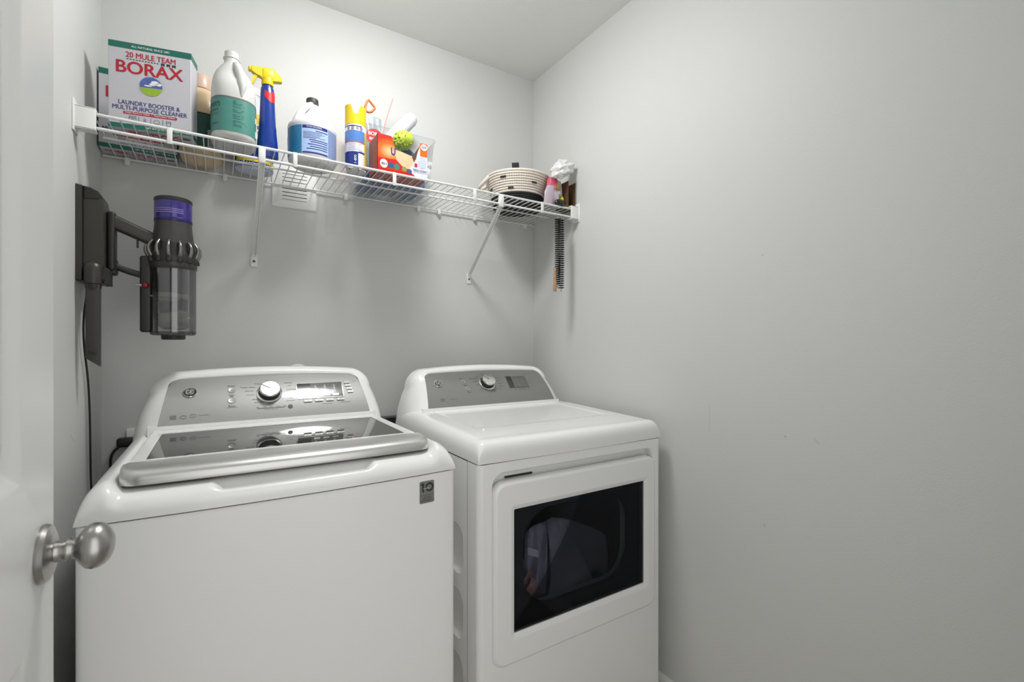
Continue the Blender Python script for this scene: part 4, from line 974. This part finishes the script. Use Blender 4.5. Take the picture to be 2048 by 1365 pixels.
g = G(); put_text(g, '250', (.074, .108), .0085, lambda s, q: Vector((s, -.0020, q)), width=.017, bold=.03); put_text(g, 'FRESH SCENT', (.060, .0235), .0062, lambda s, q: Vector((s, -.0016, q)), width=.050, bold=.01); line(g, (.036, .0180), (.082, .0160), .0006, lambda s, q: Vector((s, -.0016, q)))
obj('navy_lettering', g, NAVY, RP)
g = G(); ellip(g, (.068, .052), .016, .020, lambda s, q: Vector((s, -.0012, q)), 20); obj('folded_linen_print', g, mat('linen_print', (.50, .54, .63), .4, var=.12, vscale=120), RP)
g = G(); patch(g, .040, .050, .034, .046, lambda s, q: Vector((s, -.0014, q))); obj('red_spot_print', g, RDC, RP)
obj('side_panel', plate([(0, 0), (RD_, 0), (RD_, .121), (0, .121)], lambda a, b, d: (-hw + d, a, b), .0012), mat('side_print', (.34, .045, .035), .4, var=.35, vscale=70), rb)
obj('side_panel', plate([(0, 0), (RD_, 0), (RD_, .121), (0, .121)], lambda a, b, d: (hw - d, a, b), .0012), CARDB, rb)
obj('back_panel', plate([(-hw, 0), (hw, 0), (hw, .100), (-hw, .112)], lambda a, b, d: (a, RD_ - d, b), .0012), CARDB, rb)
bp_ = obj('bottom_panel', plate([(-hw, 0), (hw, 0), (hw, RD_), (-hw, RD_)], lambda a, b, d: (a, b, d), .0012), mat('base_print', (.42, .10, .07), .5, var=.6, vscale=60), rb)
g = G()
for i in range(5):
    for k in range(3): line(g, (-.07 + k * .052, .018 + i * .016), (-.07 + k * .052 + random.uniform(.025, .042), .018 + i * .016), .006, lambda s, q: Vector((s, q, -.0004)))
obj('base_lettering', g, mat('base_pale_print', (.45, .42, .40), .5), bp_)
obj('top_flap', plate([(-hw, .121), (-.040, .121), (-.034, .108), (-.06, .112)], lambda a, b, d: (a, .001 + d, b), .001), RDC, rb)
obj('inner_flap', plate([(-.030, .022), (.062, .006), (.058, .030), (.050, .062), (.044, .079), (.006, .088), (-.026, .092)], lambda a, b, d: (a, .012 + (b - .02) * .25 + d, b), .0012), mat('tan_cardboard', (.52, .37, .22), .8, var=.05, vscale=60), rb)
obj('bent_flap', plate([(.046, .055), (.064, .116), (.054, .100), (.042, .078), (.034, .06)], lambda a, b, d: (a, .006 + (.066 - a) * .8 + d, b), .0012), CARDD, rb)
ff = lambda s, q: Vector((s, -.0006, q)); ff2 = lambda s, q: Vector((s, -.0010, q))
g = G(); pts = [(-hw + .001, .006), (hw - .05, .006), (-.004, .026), (-.024, .045), (-hw + .001, .042)]; g.add([ff(*p) for p in pts], [tuple(range(5))]); obj('red_lower_print', g, RDC, rb)
for c_, r_, mm, nm in (((-.066, .0245), .0128, WHITEINK, 'white_badge'), ((-.042, .0225), .0098, mat('badge_blue', (.01, .10, .20), .4), 'blue_badge'), ((-.022, .0215), .0098, mat('badge_green', (.03, .22, .16), .4), 'green_badge'), ((.004, .0185), .0085, mat('badge_lime', (.20, .30, .10), .4), 'lime_badge'), ((.022, .0145), .0085, mat('badge_indigo', (.08, .08, .20), .4), 'indigo_badge')):
    g = G(); ellip(g, c_, r_, r_ * (1.15 if nm == 'white_badge' else 1), ff2, 24); obj(nm, g, mm, rb)
g = G(); put_text(g, '4in1', (-.066, .0245), .0085, lambda s, q: Vector((s, -.0014, q)), width=.018, bold=.04); obj('badge_lettering', g, INK, rb)
g = G(); put_text(g, 'U', (-.034, .071), .024, ff2, width=.014, bold=.03); obj('brand_letter', g, NAVY, rb)
g = G(); put_text(g, 'DRYER SHEETS FABRIC SOFTENER', (-.030, .0105), .0042, ff2, width=.085); obj('orange_lettering', g, ORG, rb)
# ---- rope basket
CRM = mat('cream_rope', (.80, .73, .65), .9, bump=.8, bscale=500, var=.12, vscale=220, spec=.15); BRP = mat('black_rope', (.012, .012, .012), .85, bump=.6, bscale=500)
bk = thing('rope_basket', 'cream and black coiled rope basket near the corner', 'basket', (1.092, 1.690, DK))
def coils(i0, i1, n_=14):
    g = G()
    for i in range(i0, i1):
        t = i / (n_ - 1); R_ = .098 + .030 * t + .006 * t * t; z = .006 + i * .0095
        ring = []
        for k in range(56):
            a = 2 * pi * k / 56; c = Vector((R_ * cos(a), R_ * sin(a), z)); ring.append([c + Vector((cos(a), sin(a), 0)) * .0056 * cos(b * pi / 4) + Vector((0, 0, .0056)) * sin(b * pi / 4) for b in range(8)])
        g.rings(ring + ring[:1], True, False, False)
    return g
obj('rope_wall', coils(5, 14), CRM, bk, smooth=80)
g = coils(0, 5)
g.lathe([(.0005, .0), (.094, .0), (.097, .003), (.094, .006), (.0005, .006)], n=48)
obj('rope_base', g, BRP, bk, smooth=80)
STI = mat('stitch_thread', (.06, .055, .05), .9)
g = G()
for i in range(5, 12):
    t = (i + .5) / 13; R_ = .098 + .030 * t + .006 * t * t + .0042; z = .006 + (i + .5) * .0095
    for k in range(84):
        a = 2 * pi * k / 84; c = Vector((R_ * cos(a), R_ * sin(a), z)); tx_ = Vector((-sin(a), cos(a), 0)); n_ = Vector((cos(a), sin(a), .25)) * .0012
        g.add([c + n_ - tx_ * .0016 + Vector((0, 0, -.0013)), c + n_ + tx_ * .0016 + Vector((0, 0, -.0013)), c + n_ + tx_ * .0016 + Vector((0, 0, .0013)), c + n_ - tx_ * .0016 + Vector((0, 0, .0013))], [(0, 1, 2, 3)])
o = obj('stitching', g, STI, bk); o['kind'] = 'stuff'
for ang, i in ((-149, 10.5), (-186, 7), (-136, 5.9), (-90, 8.4)):
    t = i / 13; R_ = .098 + .030 * t + .006 * t * t + .0068; z = .006 + i * .0095; g = G()
    A = [radians(ang - 5.6 + 11.2 * k / 4) for k in range(5)]
    g.grid([[(R_ * cos(a), R_ * sin(a), z - .0042), ((R_ + .0018) * cos(a), (R_ + .0018) * sin(a), z), (R_ * cos(a), R_ * sin(a), z + .0042)] for a in A]); obj('stitched_patch', g, BLACK, bk)
for s_, a0 in ((-1, 152), (1, -28)):
    hp = []
    for k in range(15):
        t = k / 14; a = radians(a0 - 24 + 48 * t); R_ = .131 + .036 * sin(pi * t); hp.append((R_ * cos(a), R_ * sin(a), .128 - .040 * sin(pi * t)))
    obj('handle', G().tube(hp, .0075, 10), CRM, bk, smooth=60)
g = G().rbox(-.016, .016, -.004, .004, 0, .185, .001).tf(Matrix.Translation((1.100, 1.690, DK + .012)) @ Matrix.Rotation(radians(-14), 4, 'Y') @ Matrix.Rotation(radians(12), 4, 'X'))
obj('black_strap', g, mat('charcoal_webbing', (.03, .03, .032), .7, bump=.4, bscale=600), label='flat charcoal strip poking out of the rope basket', cat='strip')
# ---- narrow carton, lavender pouch, black pouch and white bag beside the basket
bx = thing('open_carton', 'narrow open carton with dark brown inside against the right wall', 'box', (1.2665, 1.570, DK))
hw2, dp2, hh2 = .0215, .070, .112; YG = mat('grey_green_card', (.33, .40, .36), .6); GG = mat('green_card', (.07, .14, .045), .6)
obj('side_panel', G().box(hw2 - .0015, hw2, -.036, dp2 - .02, 0, hh2), YG, bx); obj('side_panel', G().box(-hw2, -hw2 + .0015, -.036, dp2 - .02, 0, hh2), CARDD, bx)
obj('inner_liner', G().box(hw2 - .0028, hw2 - .0016, -.0335, dp2 - .022, .002, hh2 - .001), CARDD, bx)
obj('back_panel', G().box(-hw2, hw2, dp2 - .022, dp2 - .020, 0, hh2), CARDD, bx); obj('bottom_panel', G().box(-hw2, hw2, -.036, dp2 - .02, 0, .0015), GG, bx)
obj('front_flap', plate([(-hw2 - .055, .001), (hw2, .001), (hw2, .006), (-hw2 - .055, .009)], lambda a, b, d: (a, -.0370 + d, b), .001), GG, bx)
LAV = mat('lavender_film', (.52, .44, .55), .35, var=.12, vscale=60); PNK = mat('magenta_film', (.62, .12, .18), .35, var=.2, vscale=80)
def crumple(fn, nu, nv, amp, seed, th_=.002):
    rnd = random.Random(seed); N_ = [[rnd.gauss(0, 1) for _ in range(nv + 1)] for _ in range(nu + 1)]
    P = [[Vector(fn(i / nu, j / nv)) + Vector((0, 1, .5)) * amp * N_[i][j] for j in range(nv + 1)] for i in range(nu + 1)]
    g = G(); g.grid([[tuple(p) for p in r] for r in P]); g.grid([[(p.x, p.y + th_, p.z) for p in r] for r in P]); return g
lp = thing('snack_pouch', 'crumpled lavender and pink pouch between the basket and the carton', 'pouch', (1.195, 1.560, DK))
g = G(); R = []
prof = [(0, .030, .011), (.012, .036, .015), (.05, .038, .016), (.080, .036, .012), (.100, .033, .006), (.112, .030, .002)]
for z, a_, b_ in prof: R.append([(a_ * cos(2 * pi * k / 22) * (1 + .05 * sin(5 * k + z * 90)), b_ * sin(2 * pi * k / 22) * (1 + .25 * sin(3 * k + z * 120)), z + .003 * sin(k * 2.1)) for k in range(22)])
obj('pouch_body', G().rings(R), LAV, lp, smooth=35)
g = G(); R = []
for z, a_, b_ in ((.070, .026, .018), (.090, .030, .013), (.108, .028, .007), (.120, .022, .003)): R.append([(-.012 + a_ * cos(2 * pi * k / 18), b_ * sin(2 * pi * k / 18) * (1 + .3 * sin(4 * k + z * 99)), z + .004 * sin(k * 2.7)) for k in range(18)])
obj('pink_top', G().rings(R), PNK, lp, smooth=35)
obj('yellow_print', G().rbox(.018, .033, -.0175, -.012, .010, .042, .002), mat('yellow_print', (.72, .56, .02), .45), lp)
obj('green_print', G().rbox(.006, .020, -.0185, -.013, .038, .052, .002), mat('leaf_green_print', (.18, .25, .03), .5), lp)
obj('gold_print', G().rbox(-.002, .018, -.0180, -.010, .068, .092, .004), mat('olive_gold_print', (.27, .20, .03), .4), lp)
lp2 = thing('foil_pouch', 'pale pink smooth pouch leaning beside the rope basket', 'pouch', (1.155, 1.548, DK))
obj('pouch_body', G().rings([[(.026 * cos(2 * pi * k / 20) * s_ + dx_, .007 * sin(2 * pi * k / 20) * s_, z) for k in range(20)] for z, s_, dx_ in ((0, .85, 0), (.006, 1, 0), (.05, 1, .004), (.076, .85, .010), (.082, .5, .012))]), mat('pink_foil', (.50, .42, .48), .3), lp2, smooth=50)
g = G().rings([[(.016 * cos(2 * pi * k / 18) * s_ * 1.5, .012 * sin(2 * pi * k / 18) * s_, z) for k in range(18)] for z, s_ in ((0, .9), (.005, 1), (.014, 1), (.022, .75), (.026, .3))])
obj('eyeglass_case', g, mat('glossy_black', (.008, .008, .008), .15), label='small glossy black case at the shelf edge below the pouch', cat='case', loc=(1.198, 1.532, DK), smooth=50)
# white crumpled bag on top of the carton
rnd = random.Random(12)
def bagf(d):
    return 1 + .13 * sin(5 * d[0] + 2 * d[2]) * cos(4 * d[1] + 1) + .10 * sin(9 * d[2] + 3 * d[0]) + .07 * sin(13 * d[0] - 7 * d[1]) + rnd.uniform(-.045, .045)
g = G().sphere((0, 0, 0), .064, .030, .034, 26, 14, bagf).tf(Matrix.Translation((1.218, 1.540, DK + .156)) @ Matrix.Rotation(radians(-30), 4, 'Y'))
obj('carrier_bag', g, mat('white_film', (.74, .74, .73), .3, sss=.1), label='crumpled white plastic bag lying on top of the narrow carton', cat='bag', smooth=22)

# ---- dryer-lint brush hanging from the lower rod
br = thing('lint_brush', 'long black bristle brush with wooden handle hanging from the shelf', 'brush', (1.188, YSF - .012, ZD - .046))
STL = mat('steel_wire', (.35, .35, .34), .35, metal=1.)
lft, rgt = [], []
for i in range(20):
    t = i / 19; lft.append(Vector((-.012 + .001 * sin(t * 5), 0, -.012 - .285 * t))); rgt.append(Vector((.010 + .001 * sin(t * 4), .004, -.012 - .300 * t)))
top = [Vector((-.012 + .022 * i / 8, .004 * i / 8, -.012 + .012 * sin(pi * i / 8))) for i in range(9)]
obj('twisted_wire', G().tube(list(reversed(lft)) + top + rgt, .0016, 8), STL, br, smooth=60)
g = G(); rnd = random.Random(5)
for path in (lft, rgt):
    nr = 31
    for i in range(nr):
        t = .02 + .955 * i / nr; k = t * (len(path) - 1); p = path[int(k)].lerp(path[min(int(k) + 1, len(path) - 1)], k - int(k)); nb_ = 40; ring = []
        for b in range(nb_):
            a = 2 * pi * b / nb_; L = .0122 * (rnd.uniform(.92, 1.06) if b % 2 else .66); ring.append(p + Vector((cos(a) * L, sin(a) * L, .0008 * a / pi - .0008 + rnd.uniform(-.0004, .0004))))
        n0 = Vector((0, 0, .0020)); g.add([p + n0] + [q + n0 * .6 for q in ring] + [p - n0] + [q - n0 * .6 for q in ring], [(0, 1 + b, 1 + (b + 1) % nb_) for b in range(nb_)] + [(nb_ + 1, nb_ + 2 + (b + 1) % nb_, nb_ + 2 + b) for b in range(nb_)] + [(1 + b, nb_ + 2 + b, nb_ + 2 + (b + 1) % nb_, 1 + (b + 1) % nb_) for b in range(nb_)])
o = obj('bristles', g, BLACK, br, smooth=0, fix=False); o['kind'] = 'stuff'
obj('wooden_handle', G().lathe([(.0005, 0), (.0048, 0), (.0056, .004), (.0050, .020), (.0062, .055), (.0075, .080), (.0070, .092), (.0055, .096), (.0005, .097)], n=20).mp(lambda p: (p[0] - .0255, p[1], -.216 - p[2])), mat('beech_wood', (.42, .24, .12), .55, var=.15, vscale=60), br, smooth=50)
obj('handle_stem', G().tube([(-.0255, 0, -.218), (-.0245, 0, -.200), (-.0165, 0, -.150)], .0015, 6), STL, br)
obj('hanging_loop', G().tube([(.001 + .013 * sin(2 * pi * k / 24), .010 + .004 * cos(2 * pi * k / 24), .004 + .014 * cos(2 * pi * k / 24)) for k in range(25)], .0016, 8, False), STL, br, smooth=60)
obj('hanging_loop', G().tube([(.016 + .010 * sin(2 * pi * k / 24), .008, -.002 + .011 * cos(2 * pi * k / 24)) for k in range(25)], .0012, 8, False), STL, br, smooth=60)

# ================================================================== cordless vacuum on its wall dock (left wall)
GUN = mat('gunmetal_plastic', (.034, .032, .028), .38, spec=.5); GUN2 = mat('dark_gunmetal', (.015, .0145, .014), .4); PUR = mat('purple_filter', (.028, .014, .17), .22, spec=.6, coat=.3); CYC = mat('cyclone_metal', (.24, .23, .22), .25, metal=.9)
VX, VY = -.104, 1.605
dk = thing('vacuum_dock', 'dark gunmetal charging dock screwed to the left wall', 'dock', (XL, 1.600, 1.360))
def bevel_extr(pts, y0, y1, b=.003):
    cx_ = sum(p[0] for p in pts) / len(pts); cz_ = sum(p[1] for p in pts) / len(pts)
    def inset(d): 
        return [(p[0] + (cx_ - p[0]) / max(1e-6, sqrt((cx_ - p[0]) ** 2 + (cz_ - p[1]) ** 2)) * d, p[1] + (cz_ - p[1]) / max(1e-6, sqrt((cx_ - p[0]) ** 2 + (cz_ - p[1]) ** 2)) * d) for p in pts]
    i_ = inset(b); return G().rings([[(x, y0, z) for x, z in i_], [(x, y0 + b, z) for x, z in pts], [(x, y1 - b, z) for x, z in pts], [(x, y1, z) for x, z in i_]])
obj('back_plate', bevel_extr([(.0005, .0), (.010, -.003), (.012, .0), (.012, .236), (.0005, .238)], -.058, .040), GUN, dk)
obj('dock_body', bevel_extr([(.012, .000), (.048, -.006), (.052, -.002), (.052, .196), (.049, .212), (.040, .226), (.026, .234), (.012, .236)], -.046, .034, .005), GUN, dk, smooth=40)
obj('top_cover', bevel_extr([(.012, .203), (.045, .206), (.0495, .213), (.041, .2275), (.026, .2355), (.012, .2375)], -.0475, .036, .004), GUN2, dk, smooth=40)
obj('tool_cup', G().lathe([(.0005, -.008), (.0165, -.008), (.0180, .0), (.0180, .030), (.0160, .040), (.009, .046), (.0005, .048)], (.034, -.058, .0), 28), GUN, dk, smooth=50)
obj('tool_clip', bevel_extr([(.050, .030), (.056, .036), (.064, .030), (.069, .018), (.069, -.012), (.058, -.012), (.056, .002), (.050, .002)], -.062, -.040, .002), GUN2, dk, smooth=40)
ct = thing('crevice_tool', 'flat dark grey crevice nozzle hanging below the vacuum dock', 'nozzle', (XL + .034, 1.542, 1.352))
R = []
for z, w_, d_, sk in ((-.001, .0135, .0115, 0), (-.03, .0138, .0105, 0), (-.10, .0140, .0095, 0), (-.180, .0142, .0085, 0), (-.1955, .0142, .0080, 1)):
    R.append([(p[0], p[1], z - (.011 * (p[0] / .0142) if sk else 0)) for p in rrect(-w_, w_, -d_, d_, .003, 3)])
obj('nozzle_tube', G().rings(R), mat('smoky_grey_plastic', (.036, .033, .031), .42), ct, smooth=40)
g = G()
for k in range(3): line(g, (-.009, -.168 - k * .0022), (.006, -.173 - k * .0022), .0013, lambda s, q: Vector((s, -.0098, q)))
obj('size_mark', g, BLACK, ct)
obj('nozzle_collar', G().rings([[(r_ * cos(2 * pi * k / 24), r_ * .8 * sin(2 * pi * k / 24) - .001, z) for k in range(24)] for r_, z in ((.0165, -.001), (.0160, -.010), (.010, -.022), (.002, -.030))]), GUN2, ct, smooth=40)
vc = thing('cordless_vacuum', 'dark cordless vacuum with purple filter and clear dust bin on dock', 'vacuum', (VX, VY, 1.214))
Z0 = 1.214
bin_ = obj('dust_bin', G().lathe([(.0525, .020), (.0530, .022), (.0530, .196), (.0515, .196), (.0515, .022)], n=48, cap=False), clear('clear_dust_bin', (.80, .80, .82), gloss=.2, rough=.06), vc, smooth=50)
obj('bin_lid', G().lathe([(.0005, .012), (.049, .012), (.0530, .016), (.0530, .022), (.0005, .022)], n=48), clear('smoky_lid', (.35, .35, .36), gloss=.2), bin_, smooth=50)
obj('bin_outlet', G().lathe([(.0005, .0), (.026, .0), (.028, .003), (.028, .010), (.030, .014), (.0005, .014)], n=36), GUN2, bin_)
obj('cyclone_core', G().lathe([(.0005, .030), (.026, .030), (.030, .036), (.034, .10), (.040, .15), (.040, .195), (.0005, .195)], n=36), mat('core_grey', (.14, .135, .14), .5), vc, smooth=40)
LINT = mat('grey_lint', (.50, .48, .45), 1., bump=1., bscale=250, var=.25, vscale=70)
random.seed(21)
obj('lint_clump', blob((.004, -.010, .055), .045, .036, .028, .08, 5), LINT, vc, smooth=80)
obj('lint_clump', blob((-.004, -.006, .118), .046, .040, .016, .09, 5), LINT, vc, smooth=80)
obj('collar', G().lathe([(.0525, .193), (.0545, .195), (.0555, .206), (.0545, .214), (.048, .218), (.0005, .218)], n=48), GUN, vc, smooth=40)
obj('cyclone_ring', G().lathe([(.0005, .212), (.0560, .212), (.0575, .222), (.0545, .236), (.0500, .252), (.0480, .264), (.0005, .266)], n=48), GUN2, vc, smooth=50)
for k in range(14):
    a = 2 * pi * k / 14 + .1; hp = []
    for i in range(9):
        t = i / 8; R_ = .0470 + .0125 * sin(pi * (.12 + .86 * t)) + .004 * t; hp.append((R_ * cos(a), R_ * sin(a), .268 - .044 * t))
    cu_ = obj('cyclone', G().tube(hp, [.0030, .0036, .0040, .0043, .0046, .0050, .0056, .0060, .0050], 8), CYC, vc, smooth=60)
for k in range(14):
    a = 2 * pi * k / 14 + .1; obj('cyclone_cone', G().lathe([(.0005, .0), (.0070, .0), (.0078, .006), (.0062, .012), (.0005, .012)], (.0535 * cos(a), .0535 * sin(a), .211), 12), GUN2, vc, smooth=50)
obj('motor_housing', G().lathe([(.0005, .258), (.0480, .258), (.0475, .275), (.0445, .300), (.0430, .318), (.0430, .326), (.0005, .326)], n=48), mat('housing_grey', (.04, .038, .036), .4), vc, smooth=50)
fl = obj('filter', G().lathe([(.0005, .326), (.0432, .326), (.0436, .330), (.0436, .376), (.0425, .384), (.038, .388), (.0005, .388)], n=48), PUR, vc, smooth=50)
obj('filter_rim', G().lathe([(.0434, .324), (.0442, .326), (.0442, .332), (.0434, .334)], n=48, cap=False), mat('deep_blue_rim', (.012, .010, .11), .3), fl)
obj('filter_cap_ring', G().lathe([(.0430, .379), (.0442, .381), (.0440, .388), (.0400, .391), (.0385, .388)], n=48, cap=False), GUN2, fl)
g = G()
for k in range(3):
    z = .345 + k * .005; g.grid([[(.0440 * sin(radians(t)), -.0440 * cos(radians(t)), z), (.0440 * sin(radians(t)), -.0440 * cos(radians(t)), z + .0016)] for t in range(-62, 38, 8)])
obj('filter_stripes', g, mat('lilac_stripes', (.28, .22, .55), .4), fl)
# runner, release button
obj('runner', G().rbox(-.073, -.046, -.016, .016, .020, .226, .006, 3), GUN2, vc, smooth=40)
obj('release_button', G().sphere((-.060, -.018, .146), .0085, .006, .009, 16, 10), mat('red_button', (.20, .004, .008), .35), vc)
obj('release_stem', G().tube([(-.066, -.012, .146), (-.078, -.012, .146), (-.086, -.012, .145)], [.0052, .0040, .0016], 10), NICKEL, vc)
# handle arms
def armx(p, q, hz, hy, n=6, sag=0.):
    p, q = Vector(p), Vector(q); R = []
    for i in range(n + 1):
        t = i / n; c = p.lerp(q, t) + Vector((0, 0, -sag * sin(pi * t))); hz_ = hz[0] + (hz[1] - hz[0]) * t; R.append([(c.x, c.y + a, c.z + b) for a, b in rrect(-hy, hy, -hz_, hz_, min(hy, hz_) * .7, 4)])
    return G().rings(R)
obj('grip', armx((-.134, -.006, .312), (-.044, -.002, .272), (.020, .019), .014), GUN, vc, smooth=50)
obj('battery', G().rbox(-.1395, -.122, -.022, .014, .178, .334, .006, 3), GUN2, vc, smooth=40)
obj('lower_arm', armx((-.134, -.006, .198), (-.060, -.004, .172), (.0095, .0080), .009, sag=.003), GUN2, vc, smooth=50)
obj('trigger', armx((-.078, -.006, .272), (-.078, -.006, .272), (.01, .01), .003).add([], []) if False else G().rbox(-.080, -.0755, -.011, -.003, .246, .278, .0015), GUN2, vc)
obj('lower_foot', G().rbox(-.1395, -.119, -.018, .012, .168, .212, .007, 3), GUN2, vc, smooth=40)
# power cord of the dock
pts = [(XL + .018, 1.585, 1.362), (XL + .012, 1.600, 1.335), (XL + .008, 1.586, 1.265), (XL + .008, 1.590, 1.200), (XL + .008, 1.632, 1.108), (XL + .008, 1.650, 1.03), (XL + .008, 1.656, .972), (XL + .008, 1.668, .82), (XL + .010, 1.70, .60), (XL + .012, 1.74, .40), (XL + .012, 1.80, .33)]
def smoothpath(P, n=6):
    P = [Vector(p) for p in P]; o = []
    for i in range(len(P) - 1):
        p0, p1, p2, p3 = P[max(i - 1, 0)], P[i], P[i + 1], P[min(i + 2, len(P) - 1)]
        for k in range(n):
            t = k / n; o.append(.5 * ((2 * p1) + (p2 - p0) * t + (2 * p0 - 5 * p1 + 4 * p2 - p3) * t * t + (3 * p1 - p0 - 3 * p2 + p3) * t ** 3))
    return o + [P[-1]]
obj('power_cord', G().tube([p - Vector((XL, 1.600, 1.360)) for p in smoothpath(pts)], .0024, 8), BLACK, dk, smooth=60)

# ================================================================== small things on the back wall behind the machines
ol = thing('wall_outlet', 'white outlet plate on the back wall left of the washer', 'outlet', (-.203, YB, .880))
obj('cover_plate', G().rbox(-.035, .035, -.006, .0005, -.055, .060, .002), WPLAS, ol)
obj('socket', G().rbox(-.016, .016, -.008, -.004, -.030, .000, .003), WPLAS, ol)
pg = thing('power_plug', 'black angled plug with curved cord behind the washer', 'plug', (-.232, YB - .008, .905))
obj('plug_body', G().rbox(-.026, .020, -.030, 0, -.016, .012, .007, 3), BLACK, pg, smooth=50)
obj('plug_lead', G().tube(smoothpath([(-.018, -.018, -.012), (-.034, -.02, -.030), (-.040, -.02, -.060), (-.034, -.018, -.11), (-.01, -.015, -.20)]), .0036, 8), BLACK, pg, smooth=60)
pe = thing('pipe_cover', 'white round pipe cover peeking above the washer console', 'cover', (.2465, YB, 1.088))
obj('cover_flange', G().lathe([(.0005, 0), (.042, 0), (.042, .003), (.038, .007), (.028, .009), (.0005, .010)], n=40, axis='y'), WPLAS, pe)
obj('cover_boss', G().lathe([(.0005, .008), (.018, .008), (.016, .016), (.0005, .017)], n=30, axis='y'), WPLAS, pe)
vb = thing('supply_box', 'black supply box on the wall in the gap between the machines', 'box', (.590, YB, .830))
obj('box_body', G().rbox(-.045, .045, -.030, 0, 0, .085, .004), BLACK, vb)
obj('box_rim', G().rbox(-.048, .048, -.034, -.028, .080, .088, .001), INKG, vb)
